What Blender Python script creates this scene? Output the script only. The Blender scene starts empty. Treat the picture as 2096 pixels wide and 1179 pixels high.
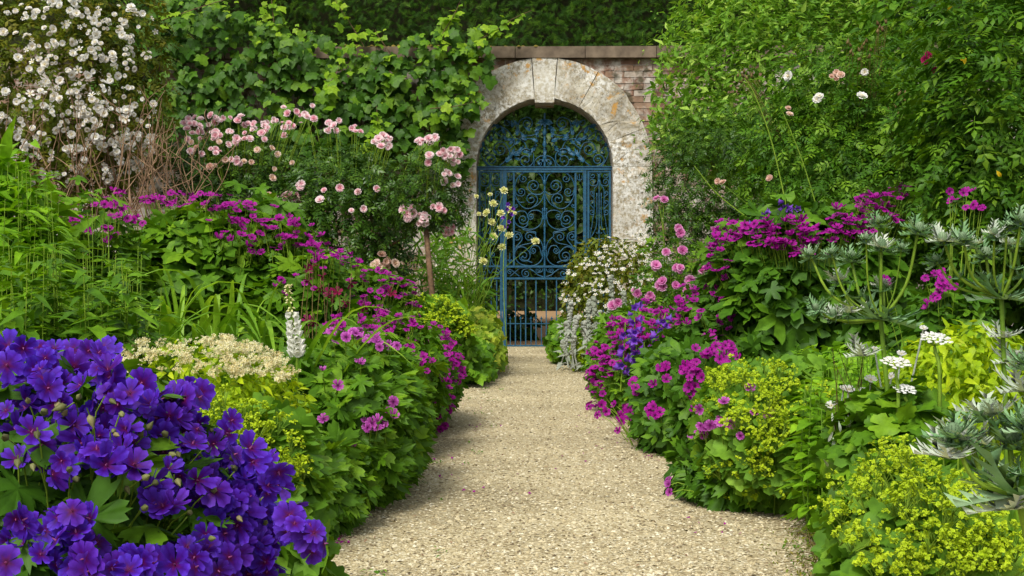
import bpy, math, random, numpy as np
from mathutils import Vector, Matrix

# ------------------------------------------------------------------ camera, sky, sun, exposure
scn = bpy.context.scene
COL = scn.collection
CAMZ, FPX, VX, VY = 0.83, 2911.0, 1093.0, 570.0
cd = bpy.data.cameras.new("camera")
cd.lens = 50.0; cd.sensor_width = 36.0; cd.clip_start = 0.05; cd.clip_end = 400.0
cam = bpy.data.objects.new("camera", cd); COL.objects.link(cam)
cam.location = (0, 0, CAMZ)
cam.rotation_euler = (math.radians(90 - 0.384), 0, math.radians(0.886))
scn.camera = cam

SUN_EL, SUN_AZ = 50.0, 202.0          # degrees; azimuth from +Y clockwise: behind the camera, to the left
world = bpy.data.worlds.new("World"); scn.world = world; world.use_nodes = True
wn = world.node_tree; wn.nodes.clear()
sky = wn.nodes.new("ShaderNodeTexSky"); sky.sky_type = 'NISHITA'; sky.sun_disc = False
sky.sun_elevation = math.radians(SUN_EL); sky.sun_rotation = math.radians(SUN_AZ)
sky.air_density = 1.0; sky.dust_density = 3.0; sky.ozone_density = 1.0
hsv = wn.nodes.new("ShaderNodeHueSaturation"); hsv.inputs["Saturation"].default_value = 0.3   # thin cloud: a paler, greyer sky
bg = wn.nodes.new("ShaderNodeBackground"); bg.inputs["Strength"].default_value = 0.115
wo = wn.nodes.new("ShaderNodeOutputWorld")
wn.links.new(sky.outputs[0], hsv.inputs["Color"]); wn.links.new(hsv.outputs[0], bg.inputs["Color"])
wn.links.new(bg.outputs[0], wo.inputs["Surface"])
sd = bpy.data.lights.new("sun", 'SUN'); sd.energy = 2.1; sd.angle = math.radians(20); sd.color = (1.0, 0.96, 0.89)
sun = bpy.data.objects.new("sun", sd); COL.objects.link(sun)
_a = math.radians(SUN_AZ); _e = math.radians(SUN_EL)
_dir = Vector((math.sin(_a) * math.cos(_e), math.cos(_a) * math.cos(_e), math.sin(_e)))
sun.rotation_euler = _dir.to_track_quat('Z', 'Y').to_euler()
sun.location = (-5, -5, 12)
vs = scn.view_settings
vs.view_transform = 'Standard'; vs.look = 'None'; vs.exposure = 0.6; vs.gamma = 1.0; vs.use_curve_mapping = False
scn.display_settings.display_device = 'sRGB'
cy = scn.cycles
cy.use_denoising = True
cy.max_bounces = 7; cy.diffuse_bounces = 4; cy.glossy_bounces = 2; cy.transmission_bounces = 4; cy.transparent_max_bounces = 4
cy.caustics_reflective = False; cy.caustics_refractive = False

# ------------------------------------------------------------------ helpers
def at(px, py, Y):
    """world point at distance Y that the photograph shows at pixel px, py"""
    return np.array([(px - VX) / FPX * Y, Y, CAMZ - (py - VY) / FPX * Y])

def proj(P):
    P = np.asarray(P, float)
    return VX + FPX * P[..., 0] / P[..., 1], VY - FPX * (P[..., 2] - CAMZ) / P[..., 1]

def nrm(a):
    a = np.asarray(a, float)
    return a / np.maximum(np.linalg.norm(a, axis=-1, keepdims=True), 1e-9)

def frames(d, n):
    """rotation matrices whose y axis is d and whose z axis is close to n"""
    y = nrm(d); x = nrm(np.cross(y, n)); z = np.cross(x, y)
    return np.stack([x, y, z], axis=-1)

def frames_n(d, n):
    """rotation matrices whose z axis is n and whose y axis is close to d"""
    z = nrm(n); x = nrm(np.cross(d, z)); y = np.cross(z, x)
    return np.stack([x, y, z], axis=-1)

class Tp:
    """a small template mesh: vertices, triangles, radial value per vertex, material slot per face"""
    def __init__(self, V, F, rad=None, mi=None):
        self.V = np.asarray(V, float).reshape(-1, 3); self.F = np.asarray(F, np.int32).reshape(-1, 3)
        self.rad = np.zeros(len(self.V)) if rad is None else np.asarray(rad, float)
        self.mi = np.zeros(len(self.F), np.int32) if mi is None else np.asarray(mi, np.int32)

def merge(ts):
    V, F, R, M, o = [], [], [], [], 0
    for t in ts:
        V.append(t.V); F.append(t.F + o); R.append(t.rad); M.append(t.mi); o += len(t.V)
    return Tp(np.concatenate(V), np.concatenate(F), np.concatenate(R), np.concatenate(M))

def xf(t, R=None, s=1.0, p=(0, 0, 0), mi=None):
    V = t.V * s
    if R is not None: V = V @ np.asarray(R).T
    return Tp(V + np.asarray(p), t.F, t.rad, t.mi if mi is None else np.full(len(t.F), mi))

def rz(a): c, s = math.cos(a), math.sin(a); return np.array([[c, -s, 0], [s, c, 0], [0, 0, 1.]])
def rx(a): c, s = math.cos(a), math.sin(a); return np.array([[1., 0, 0], [0, c, -s], [0, s, c]])
def ry(a): c, s = math.cos(a), math.sin(a); return np.array([[c, 0, s], [0, 1., 0], [-s, 0, c]])

TRIS = [0]
def to_mesh(name, t, mats, var=None, smooth=True):
    me = bpy.data.meshes.new(name)
    nv, nf = len(t.V), len(t.F)
    me.vertices.add(nv); me.vertices.foreach_set("co", t.V.astype(np.float32).ravel())
    me.loops.add(nf * 3); me.loops.foreach_set("vertex_index", t.F.astype(np.int32).ravel())
    me.polygons.add(nf); me.polygons.foreach_set("loop_start", np.arange(0, nf * 3, 3, dtype=np.int32))
    try: me.polygons.foreach_set("loop_total", np.full(nf, 3, np.int32))
    except Exception: pass
    for m in mats: me.materials.append(m)
    if len(mats) > 1: me.polygons.foreach_set("material_index", t.mi.astype(np.int32))
    me.polygons.foreach_set("use_smooth", np.full(nf, smooth, dtype=bool))
    a = me.attributes.new("rad", 'FLOAT', 'POINT'); a.data.foreach_set("value", t.rad.astype(np.float32))
    a = me.attributes.new("var", 'FLOAT', 'POINT')
    a.data.foreach_set("value", (np.zeros(nv) if var is None else var).astype(np.float32))
    me.update(); me.validate()
    TRIS[0] += nf
    return me

def add(name, me, parent=None, M=None):
    o = bpy.data.objects.new(name, me); COL.objects.link(o)
    if parent is not None: o.parent = parent
    if M is not None: o.matrix_basis = M
    return o

def thing(name, loc, label, cat, group=None):
    o = bpy.data.objects.new(name, None); COL.objects.link(o)
    o.location = loc; o.empty_display_size = 0.1
    o["label"] = label; o["category"] = cat
    if group: o["group"] = group
    return o

def tag(o, label, cat, group=None):
    o["label"] = label; o["category"] = cat
    if group: o["group"] = group
    return o

def scatter(name, ts, tid, pos, R, sc, mats, parent=None, rs=None, stuff=True, smooth=True):
    """many copies of templates joined in one mesh"""
    rs = rs or np.random.default_rng(1)
    Vs, Fs, rad, mi, var, o = [], [], [], [], [], 0
    for k, t in enumerate(ts):
        m = np.where(tid == k)[0]
        if not len(m): continue
        s = sc[m]; s = s[:, None, None] if s.ndim == 1 else s[:, None, :]
        V = (np.einsum('nij,nvj->nvi', R[m], t.V[None] * s) + pos[m][:, None]).reshape(-1, 3)
        nv = len(t.V)
        F = (t.F[None] + (np.arange(len(m)) * nv)[:, None, None]).reshape(-1, 3) + o
        Vs.append(V); Fs.append(F); rad.append(np.tile(t.rad, len(m))); mi.append(np.tile(t.mi, len(m)))
        var.append(np.repeat(rs.random(len(m)), nv)); o += len(V)
    if not Vs: return None
    T = Tp(np.concatenate(Vs), np.concatenate(Fs), np.concatenate(rad), np.concatenate(mi))
    ob = add(name, to_mesh(name, T, mats, np.concatenate(var), smooth), parent)
    if stuff: ob["kind"] = "stuff"
    return ob

MESHES = {}
def tmesh(key, t, mats, smooth=True):
    k = (key,) + tuple(m.name for m in mats)
    if k not in MESHES:
        b = TRIS[0]; MESHES[k] = to_mesh(key, t, mats, None, smooth); TRIS[0] = b + len(t.F)
    return MESHES[k]

def singles(name, key, ts, tid, pos, R, sc, mats, parent, smooth=True):
    """one object per copy, sharing mesh data"""
    out = []
    for i in range(len(pos)):
        me = tmesh("%s_%d" % (key, tid[i]), ts[tid[i]], mats, smooth)
        M = np.eye(4); s = sc[i]
        M[:3, :3] = R[i] * s; M[:3, 3] = pos[i]
        out.append(add(name, me, parent, Matrix(M.tolist())))
    return out

def tube(P, r0, r1=None, sides=4, cap=False):
    P = np.asarray(P, float); n = len(P); r1 = r0 if r1 is None else r1
    tg = nrm(np.gradient(P, axis=0))
    up = np.array([0, 1., 0]) if abs(tg[0] @ np.array([0, 1., 0])) < .9 else np.array([1., 0, 0])
    a = nrm(np.cross(tg, up)); b = np.cross(tg, a)
    r = np.linspace(r0, r1, n)[:, None, None]
    th = np.arange(sides) * 2 * math.pi / sides + math.pi / 4
    V = P[:, None] + r * (a[:, None] * np.cos(th)[None, :, None] + b[:, None] * np.sin(th)[None, :, None])
    i = np.arange(n - 1)[:, None] * sides; j = np.arange(sides)[None]; k = (j + 1) % sides
    A, B, C, D = i + j, i + k, i + sides + k, i + sides + j
    F = np.concatenate([np.stack([A, B, C], -1).reshape(-1, 3), np.stack([A, C, D], -1).reshape(-1, 3)])
    V = V.reshape(-1, 3)
    if cap:
        e = []
        for q in range(1, sides - 1):
            e.append((0, q + 1, q)); e.append(((n - 1) * sides, (n - 1) * sides + q, (n - 1) * sides + q + 1))
        F = np.concatenate([F, np.array(e)])
    return Tp(V, F, np.repeat(np.linspace(0, 1, n), sides))

def bez(p0, p1, p2, n=6):
    t = np.linspace(0, 1, n)[:, None]
    return (1 - t) ** 2 * np.asarray(p0) + 2 * t * (1 - t) * np.asarray(p1) + t * t * np.asarray(p2)

def crom(pts, k=6):
    p = np.asarray(pts, float)
    if len(p) == 2: return np.linspace(p[0], p[1], k)
    p = np.vstack([2 * p[0] - p[1], p, 2 * p[-1] - p[-2]]); out = []
    for i in range(1, len(p) - 2):
        for t in np.linspace(0, 1, k, endpoint=False):
            out.append(.5 * (2 * p[i] + (p[i + 1] - p[i - 1]) * t + (2 * p[i - 1] - 5 * p[i] + 4 * p[i + 1] - p[i + 2]) * t * t
                             + (3 * p[i] - p[i - 1] - 3 * p[i + 1] + p[i + 2]) * t ** 3))
    out.append(p[-2]); return np.array(out)

def box(x0, x1, y0, y1, z0, z1):
    V = [(x, y, z) for x in (x0, x1) for y in (y0, y1) for z in (z0, z1)]
    Q = [(0, 1, 3, 2), (4, 6, 7, 5), (0, 4, 5, 1), (2, 3, 7, 6), (0, 2, 6, 4), (1, 5, 7, 3)]
    F = []
    for a, b, c, d in Q: F += [(a, b, c), (a, c, d)]
    return Tp(V, F)

def lathe(prof, sides=10):
    """profile of (radius, height) turned about z"""
    th = np.arange(sides) * 2 * math.pi / sides; V = []; F = []; rad = []
    n = len(prof)
    for i, (r, z) in enumerate(prof):
        for t in th: V.append((r * math.cos(t), r * math.sin(t), z)); rad.append(i / (n - 1))
    for i in range(n - 1):
        for j in range(sides):
            k = (j + 1) % sides; a, b, c, d = i * sides + j, i * sides + k, (i + 1) * sides + k, (i + 1) * sides + j
            F += [(a, b, c), (a, c, d)]
    return Tp(V, F, rad)

# ------------------------------------------------------------------ materials
def nodes(name):
    m = bpy.data.materials.new(name); m.use_nodes = True
    nt = m.node_tree; nt.nodes.clear()
    out = nt.nodes.new("ShaderNodeOutputMaterial")
    return m, nt, out

def N(nt, kind, **kw):
    n = nt.nodes.new("ShaderNode" + kind)
    for k, v in kw.items():
        if k in n.inputs.keys(): n.inputs[k].default_value = v
        else: setattr(n, k, v)
    return n

def ramp(nt, fac, stops, interp='LINEAR'):
    r = nt.nodes.new("ShaderNodeValToRGB"); r.color_ramp.interpolation = interp
    e = r.color_ramp.elements
    while len(e) < len(stops): e.new(0.5)
    for i, (p, c) in enumerate(stops):
        e[i].position = p; e[i].color = (*c, 1) if len(c) == 3 else c
    nt.links.new(fac, r.inputs[0]); return r.outputs[0]

def rgb4(c): return (c[0], c[1], c[2], 1.0)

def mixc(nt, f, a, b, mode='MIX'):
    m = nt.nodes.new("ShaderNodeMix"); m.data_type = 'RGBA'; m.blend_type = mode
    for s, v in ((m.inputs[0], f), (m.inputs[6], a), (m.inputs[7], b)):
        if isinstance(v, (int, float)): s.default_value = v
        elif isinstance(v, tuple): s.default_value = rgb4(v)
        else: nt.links.new(v, s)
    return m.outputs[2]

def randval(nt):
    """a number per leaf: from the leaf's own value in joined foliage and from the object for single leaves"""
    a = N(nt, "Attribute", attribute_name="var"); o = N(nt, "ObjectInfo")
    s = N(nt, "Math", operation='ADD'); nt.links.new(a.outputs["Fac"], s.inputs[0]); nt.links.new(o.outputs["Random"], s.inputs[1])
    f = N(nt, "Math", operation='FRACT'); nt.links.new(s.outputs[0], f.inputs[0]); return f.outputs[0]

def soft_shader(nt, out, col, tcol, trans, rough, spec, nrm_=None, sheen=0.0):
    p = N(nt, "BsdfPrincipled", Roughness=rough); p.inputs["Specular IOR Level"].default_value = spec
    if sheen: p.inputs["Sheen Weight"].default_value = sheen
    nt.links.new(col, p.inputs["Base Color"])
    t = N(nt, "BsdfTranslucent"); nt.links.new(tcol, t.inputs["Color"])
    mx = N(nt, "MixShader"); mx.inputs[0].default_value = trans
    nt.links.new(p.outputs[0], mx.inputs[1]); nt.links.new(t.outputs[0], mx.inputs[2]); nt.links.new(mx.outputs[0], out.inputs[0])
    if nrm_ is not None: nt.links.new(nrm_, p.inputs["Normal"])

def leafmat(name, c, c2, c3=None, trans=.3, rough=.5, spec=.2, keep=False, sheen=0.0):
    m, nt, out = nodes(name)
    v = randval(nt)
    if keep is False: c, c2, c3 = [None if q is None else (q[0] * 1.36, q[1] * 1.36, q[2] * .5) for q in (c, c2, c3)]
    stops = [(0.0, c), (0.65, c2)] + ([(1.0, c3)] if c3 else [])
    col = ramp(nt, v, stops)
    g = N(nt, "NewGeometry"); no = N(nt, "TexNoise", Scale=38.0, Detail=3.0)
    nt.links.new(g.outputs["Position"], no.inputs["Vector"])
    mot = ramp(nt, no.outputs["Fac"], [(0.3, (.72, .74, .70)), (0.7, (1.2, 1.18, 1.12))])
    col = mixc(nt, 1.0, col, mot, 'MULTIPLY')
    tc = mixc(nt, 1.0, col, (1.35, 1.3, .55), 'MULTIPLY')
    bmp = N(nt, "Bump", Strength=.25, Distance=.002); nt.links.new(no.outputs["Fac"], bmp.inputs["Height"])
    soft_shader(nt, out, col, tc, trans, rough, spec, bmp.outputs[0], sheen)
    return m

def petalmat(name, stops, stops2=None, trans=.3, rough=.55, spec=.15):
    """colour runs from the flower's eye to its rim; a second set of stops is the other shade of the plant's flowers"""
    m, nt, out = nodes(name)
    a = N(nt, "Attribute", attribute_name="rad")
    col = ramp(nt, a.outputs["Fac"], stops)
    if stops2:
        col = mixc(nt, randval(nt), col, ramp(nt, a.outputs["Fac"], stops2))
    g = N(nt, "NewGeometry"); no = N(nt, "TexNoise", Scale=160.0, Detail=4.0); nt.links.new(g.outputs["Position"], no.inputs["Vector"])
    col = mixc(nt, 1.0, col, ramp(nt, no.outputs["Fac"], [(.3, (.74, .74, .76)), (.7, (1.18, 1.18, 1.16))]), 'MULTIPLY')
    soft_shader(nt, out, col, col, trans, rough, spec)
    return m

def plainmat(name, c, c2=None, scale=8.0, rough=.6, spec=.3, bump=.0, dist=.003):
    m, nt, out = nodes(name)
    p = N(nt, "BsdfPrincipled", Roughness=rough); p.inputs["Specular IOR Level"].default_value = spec
    g = N(nt, "NewGeometry"); no = N(nt, "TexNoise", Scale=scale, Detail=5.0)
    nt.links.new(g.outputs["Position"], no.inputs["Vector"])
    col = ramp(nt, no.outputs["Fac"], [(0.3, c), (0.7, c2 or c)])
    nt.links.new(col, p.inputs["Base Color"])
    if bump:
        b = N(nt, "Bump", Strength=bump, Distance=dist); nt.links.new(no.outputs["Fac"], b.inputs["Height"])
        nt.links.new(b.outputs[0], p.inputs["Normal"])
    nt.links.new(p.outputs[0], out.inputs[0]); return m

M = {}
M['geran_leaf'] = leafmat("geranium leaf", (.045, .115, .014), (.075, .175, .02), (.14, .26, .03), .3)
M['geran_dark'] = leafmat("dark geranium leaf", (.028, .08, .014), (.05, .13, .018), (.09, .19, .025), .25)
M['bright_leaf'] = leafmat("bright leaf", (.085, .20, .02), (.14, .29, .03), (.2, .36, .04), .35)
M['lance_leaf'] = leafmat("lance leaf", (.04, .11, .018), (.07, .165, .025), (.12, .24, .04), .3)
M['strap_leaf'] = leafmat("strap leaf", (.10, .22, .04), (.16, .30, .06), (.25, .40, .09), .38, .4)
M['rose_leaf'] = leafmat("rose leaf", (.02, .06, .012), (.038, .095, .015), (.07, .14, .022), .22, .4, .4)
M['rose_light'] = leafmat("light rose leaf", (.03, .09, .015), (.06, .15, .02), (.12, .22, .03), .28, .48)
M['vine_leaf'] = leafmat("vine leaf", (.022, .068, .010), (.045, .118, .014), (.10, .19, .024), .28, .5, .2)
M['vine_young'] = leafmat("young vine leaf", (.09, .19, .02), (.14, .26, .03), (.22, .34, .05), .38)
M['yew'] = leafmat("yew needles", (.011, .036, .007), (.02, .055, .009), (.042, .09, .012), .12, .6, .08)
M['laurel'] = leafmat("laurel leaf", (.012, .036, .006), (.024, .06, .009), (.05, .095, .012), .15, .45, .25)
M['grey_leaf'] = leafmat("soft grey green leaf", (.085, .19, .045), (.14, .275, .07), (.30, .43, .2), .36, .5)
M['alch_leaf'] = leafmat("lady's mantle leaf", (.065, .155, .03), (.10, .21, .04), (.15, .27, .055), .28, .6, .2)
M['gold_leaf'] = leafmat("golden leaf", (.16, .27, .012), (.25, .36, .018), (.36, .44, .03), .35)
M['olive_leaf'] = leafmat("olive leaf", (.065, .105, .018), (.11, .14, .026), (.17, .15, .04), .25)
M['silver_leaf'] = leafmat("silver felted leaf", (.42, .50, .40), (.52, .59, .50), (.62, .66, .58), .2, .9, .1, keep=True, sheen=.3)
M['sea_leaf'] = leafmat("sea holly leaf", (.13, .27, .11), (.20, .36, .17), (.32, .47, .28), .2, .5, keep=True)
M['varieg'] = leafmat("variegated leaf", (.10, .20, .03), (.22, .32, .06), (.45, .5, .16), .3)
M['stem'] = leafmat("green stem", (.09, .17, .04), (.16, .25, .06), None, .1)
M['stem_dark'] = leafmat("reddish stem", (.10, .06, .025), (.16, .12, .04), None, .05, keep=True)
M['twig'] = plainmat("dry twig", (.10, .055, .03), (.40, .26, .15), 11, .8, .2)
M['bark'] = plainmat("brown bark", (.07, .045, .025), (.2, .12, .065), 30, .85, .2, .6, .006)
M['blue'] = petalmat("violet blue petal", [(0, (.45, .15, .4)), (.08, (.12, .004, .07)), (.3, (.062, .006, .25)), (.7, (.085, .022, .52)), (1, (.125, .06, .68))],
                     [(0, (.4, .08, .25)), (.08, (.09, .003, .04)), (.35, (.07, .005, .22)), (1, (.145, .035, .54))], .35)
M['magenta'] = petalmat("magenta petal", [(0, (.03, .004, .02)), (.16, (.07, .004, .05)), (.35, (.36, .008, .26)), (1, (.43, .016, .34))],
                        [(0, (.03, .004, .02)), (.2, (.12, .004, .09)), (.4, (.30, .006, .23)), (1, (.36, .008, .27))], .3)
M['orchid'] = petalmat("orchid pink petal", [(0, (.05, .005, .04)), (.18, (.13, .01, .10)), (.4, (.50, .06, .42)), (1, (.62, .19, .56))],
                       [(0, (.05, .005, .04)), (.2, (.16, .01, .12)), (1, (.5, .09, .46))], .3)
M['pink_rose'] = petalmat("pink rose petal", [(0, (.70, .32, .36)), (.4, (.84, .62, .63)), (1, (.90, .82, .80))],
                          [(0, (.66, .16, .24)), (.5, (.80, .42, .48)), (1, (.88, .70, .70))], .3)
M['peach_rose'] = petalmat("faded rose petal", [(0, (.62, .42, .22)), (.5, (.74, .55, .42)), (1, (.8, .68, .58))],
                           [(0, (.5, .25, .16)), (1, (.66, .42, .34))], .25)
M['mauve_rose'] = petalmat("mauve rose petal", [(0, (.50, .06, .26)), (.5, (.66, .2, .44)), (1, (.82, .50, .68))],
                           [(0, (.4, .03, .2)), (1, (.62, .2, .45))], .3)
M['crimson'] = petalmat("crimson petal", [(0, (.25, .01, .06)), (1, (.5, .03, .15))], [(0, (.16, .006, .04)), (1, (.36, .012, .09))], .25)
M['white'] = petalmat("white petal", [(0, (.72, .55, .12)), (.2, (.8, .76, .6)), (.5, (.82, .82, .76)), (1, (.84, .84, .8))],
                      [(0, (.75, .6, .2)), (.4, (.82, .78, .68)), (1, (.86, .83, .78))], .3)
M['cream'] = petalmat("cream petal", [(0, (.5, .5, .08)), (.4, (.76, .72, .42)), (1, (.82, .8, .6))], [(0, (.55, .4, .1)), (1, (.8, .74, .45))], .3)
M['lemon'] = petalmat("pale lemon petal", [(0, (.5, .55, .12)), (.4, (.74, .72, .28)), (1, (.82, .82, .52))], None, .3)
M['lime'] = petalmat("lime floret", [(0, (.30, .44, .010)), (.5, (.44, .58, .015)), (1, (.56, .68, .03))],
                     [(0, (.24, .38, .010)), (1, (.42, .56, .018))], .3)
M['purple'] = petalmat("purple bell petal", [(0, (.14, .04, .42)), (.5, (.20, .05, .55)), (1, (.3, .14, .66))], [(0, (.10, .02, .3)), (1, (.2, .05, .48))], .3)
M['claret'] = petalmat("claret petal", [(0, (.18, .004, .03)), (1, (.27, .008, .06))], [(0, (.12, .003, .02)), (1, (.3, .01, .14))], .25)
M['foxglove'] = petalmat("foxglove bell", [(0, (.6, .66, .36)), (.3, (.84, .84, .72)), (1, (.9, .9, .86))], None, .5)
M['bud'] = leafmat("flower bud", (.10, .10, .035), (.18, .2, .07), (.25, .2, .1), .1, keep=True)
M['yellow_fl'] = petalmat("yellow petal", [(0, (.7, .4, .01)), (1, (.82, .6, .02))], None, .2)
# ------------------------------------------------------------------ templates
RT = np.random.default_rng(11)
def leaf_simple(w=.3, curl=.25, fold=.12, seg=4, pt=1.0, wmax=.4):
    """a pointed leaf of length 1 along +y, base at the origin"""
    V = [(0, 0, 0)]; rad = [0.]
    ys = np.linspace(0, 1, seg + 1)
    def wid(y): return w * .5 * (math.sin(math.pi * min(1, y ** (math.log(.5) / math.log(wmax)))) ** pt)
    def zz(y): return -curl * y * y + .06 * math.sin(y * 5)
    for y in ys[1:-1]:
        h = wid(y)
        V += [(-h, y, zz(y) + fold * h * 2), (0, y, zz(y)), (h, y, zz(y) + fold * h * 2)]; rad += [1, .3, 1]
    V.append((0, 1, zz(1))); rad.append(1)
    F = [(0, 2, 1), (0, 3, 2)]
    for i in range(seg - 2):
        a = 1 + 3 * i; b = a + 3
        F += [(a, a + 1, b), (a + 1, b + 1, b), (a + 1, a + 2, b + 1), (a + 2, b + 2, b + 1)]
    a = 1 + 3 * (seg - 2); t = len(V) - 1
    F += [(a, a + 1, t), (a + 1, a + 2, t)]
    return Tp(V, F, rad)

def leaf_polar(pts, cup=.12, wave=.1, seed=0, base=.0):
    """a lobed leaf: centre plus outline of (angle from +y in degrees, radius)"""
    r = random.Random(seed)
    V = [(0, 0, 0)]; rad = [0.]
    for a, d in pts:
        a = math.radians(a + r.uniform(-3, 3)); d *= r.uniform(.92, 1.08)
        z = -cup * d * d + wave * d * math.sin(a * 3 + seed) + r.uniform(-.03, .03) + (.06 if d < .6 else 0)
        V.append((math.sin(a) * d, math.cos(a) * d + base, z)); rad.append(d)
    n = len(V) - 1
    F = [(0, 1 + (i + 1) % n, 1 + i) for i in range(n)]
    F = F[:-1] if abs(pts[0][0] - pts[-1][0]) < 350 and False else F
    return Tp(V, F, rad)

def palm_pts(lobes, deep, teeth, spread=300, lmin=.75):
    pts = []
    st = spread / lobes
    for k in range(lobes):
        a = -spread / 2 + st * (k + .5)
        L = lmin + (1 - lmin) * math.cos(math.radians(a) * .5)
        pts.append((a - st * .5, deep * L))
        if teeth == 2: pts += [(a - st * .34, L * .66), (a - st * .22, L * .9), (a - st * .12, L * .78), (a, L), (a + st * .12, L * .78), (a + st * .22, L * .9), (a + st * .34, L * .66)]
        elif teeth: pts += [(a - st * .3, L * .72), (a - st * .16, L * .82), (a, L), (a + st * .16, L * .82), (a + st * .3, L * .72)]
        else: pts += [(a - st * .22, L * .75), (a, L), (a + st * .22, L * .75)]
    pts.append((spread / 2, deep * .7)); pts.append((180, .08))
    return pts

PALM = [leaf_polar(palm_pts(5, .42, 0), .22, .10, s) for s in (1, 2, 3)] + [leaf_polar(palm_pts(5, .36, 0, 280), -.1, .12, 4)]
PALMM = [leaf_polar(palm_pts(5, .40, 1), .22, .10, s) for s in (1, 2, 3)] + [leaf_polar(palm_pts(5, .36, 1, 280), -.1, .12, 4)]
PALMX = [leaf_polar(palm_pts(5, .34, 2), .2, .10, s) for s in (1, 2, 3)] + [leaf_polar(palm_pts(7, .4, 2, 310), .05, .12, 4)]
VINE = [leaf_polar([(-165, .55), (-135, .8), (-112, .6), (-88, .92), (-70, .8), (-50, .68), (-28, .86), (-14, .94), (0, 1.12), (14, .94), (28, .86), (50, .68),
                    (70, .8), (88, .92), (112, .6), (135, .8), (165, .55), (180, .2)], .24, .08, s) for s in (5, 6, 7)]
VINE += [leaf_polar([(-160, .6), (-120, .75), (-100, .62), (-62, .98), (-35, .62), (-15, .85), (0, 1.15), (15, .85), (35, .62), (62, .98), (100, .62), (120, .75), (160, .6), (180, .25)], .3, .1, 8)]
def scal(n, s):
    p = []
    for k in range(n):
        a = -165 + 330 * (k + .5) / n; st = 330 / n
        p += [(a - st * .5, .8), (a - st * .2, .97), (a + st * .2, 1.0)]
    return p + [(165, .8), (180, .25)]
ROUND = [leaf_polar(scal(8, s), .02, .14, s) for s in (1, 2, 3)]
LANCE = [leaf_simple(.27, c, .15, 4) for c in (.2, .45, .05)]
WILLOW = [leaf_simple(.13, c, .15, 5) for c in (.25, .5, .1)]
OVATE = [leaf_simple(.5, c, .14, 4, .85, .42) for c in (.15, .35, .05)]
POINT = [leaf_simple(.34, c, .18, 4, 1., .36) for c in (.3, .55, .12)]
UPRT = [leaf_simple(.36, c, .2, 3, 1., .36) for c in (-.1, .12, .02)]
TINY = [leaf_simple(.5, .2, .1, 3), leaf_simple(.4, .4, .1, 3)]
def strap(L, w, h, droop, seg=9):
    V, F, rad = [], [], []
    for i in range(seg + 1):
        t = i / seg
        y = L * (t + .12 * math.sin(t * 3)); z = h * math.sin(min(1, t * 1.0) * math.pi * droop)
        ww = w * (1 - t ** 3) * (.55 + .45 * min(1, t * 4)) * .5
        V += [(-ww, y, z + ww * .5), (0, y, z), (ww, y, z + ww * .5)]; rad += [t] * 3
    for i in range(seg):
        a = 3 * i; b = a + 3
        F += [(a, a + 1, b), (a + 1, b + 1, b), (a + 1, a + 2, b + 1), (a + 2, b + 2, b + 1)]
    return Tp(V, F, rad)
LFT = [Tp([(0, 0, 0), (-.24, .42, -.02 - c * .1), (0, .5, .05 - c * .12), (.24, .42, -.02 - c * .1), (0, 1, -c)], [(0, 2, 1), (0, 3, 2), (1, 2, 4), (2, 3, 4)], [0, 1, .3, 1, 1]) for c in (.12, .3, .05)]
def leaflets(n, leaf, pairs_at, tip=.42, s=.42):
    ts = [xf(leaf, None, s, (0, 1 - s, -.1))]
    for q, y in enumerate(pairs_at):
        for sg in (-1, 1):
            ts.append(xf(leaf, rz(sg * -1.05) @ ry(sg * .2), s * (.9 - .06 * q), (0, y, -.06 * y)))
    ts.append(Tp([(-.012, 0, 0), (.012, 0, 0), (0, .8, -.07)], [(0, 1, 2)]))
    return merge(ts)
ROSEL = [leaflets(5, LFT[0], (.52, .26)), leaflets(5, LFT[1], (.5, .22)), leaflets(7, LFT[2], (.6, .4, .2), s=.34)]
def yew_spray(seed):
    r = random.Random(seed); ts = []
    for k in range(6):
        y = .1 + .14 * k
        for sg in (-1, 1):
            a = sg * r.uniform(.6, 1.1)
            ts.append(xf(Tp([(-.035, 0, 0), (.035, 0, 0), (0, .42, -.03)], [(0, 1, 2)]), rz(a), 1., (0, y, r.uniform(-.04, .04))))
    ts.append(Tp([(-.03, 0, 0), (.03, 0, 0), (0, 1.1, 0)], [(0, 1, 2)])); return merge(ts)
YEW = [yew_spray(s) for s in (1, 2, 3)]

# flowers: face +z, radius 1
def petal(w, L, cup, notch=.04, back=0.0):
    V = [(-.05, .05, 0), (.05, .05, 0), (-w * .72, L * .5, 0), (0, L * .5, 0), (w * .72, L * .5, 0), (-w, L * .8, 0), (w, L * .8, 0), (-w * .5, L, 0), (0, L * (1 - notch), 0), (w * .5, L, 0)]
    F = [(0, 1, 3), (0, 3, 2), (1, 4, 3), (2, 3, 5), (3, 4, 6), (3, 8, 7), (3, 7, 5), (3, 9, 8), (3, 6, 9)]
    V = [(x, y, cup * (y / L) ** 1.5 - back * (y / L) ** 3 + .10 * abs(x) / max(w, .01) * (y / L)) for x, y, z in V]
    return Tp(V, F, [math.hypot(x, y) * (.55 if x == 0 else 1.) for x, y, z in V])
def flower5(w=.38, cup=.25, n=5, back=0., seed=0, notch=.05, L=1.0):
    r = random.Random(seed); ts = []
    for k in range(n):
        a = 2 * math.pi * k / n + r.uniform(-.08, .08)
        ts.append(xf(petal(w, L * r.uniform(.94, 1.05), cup * r.uniform(.6, 1.3), notch, back), rz(a) @ ry(r.uniform(-.15, .15)), 1., (0, 0, r.uniform(0, .03))))
    e = lathe([(.07, .02), (.05, .14), (.015, .3)], 5); e.rad[:] = 0.
    return merge(ts + [e])
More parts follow.
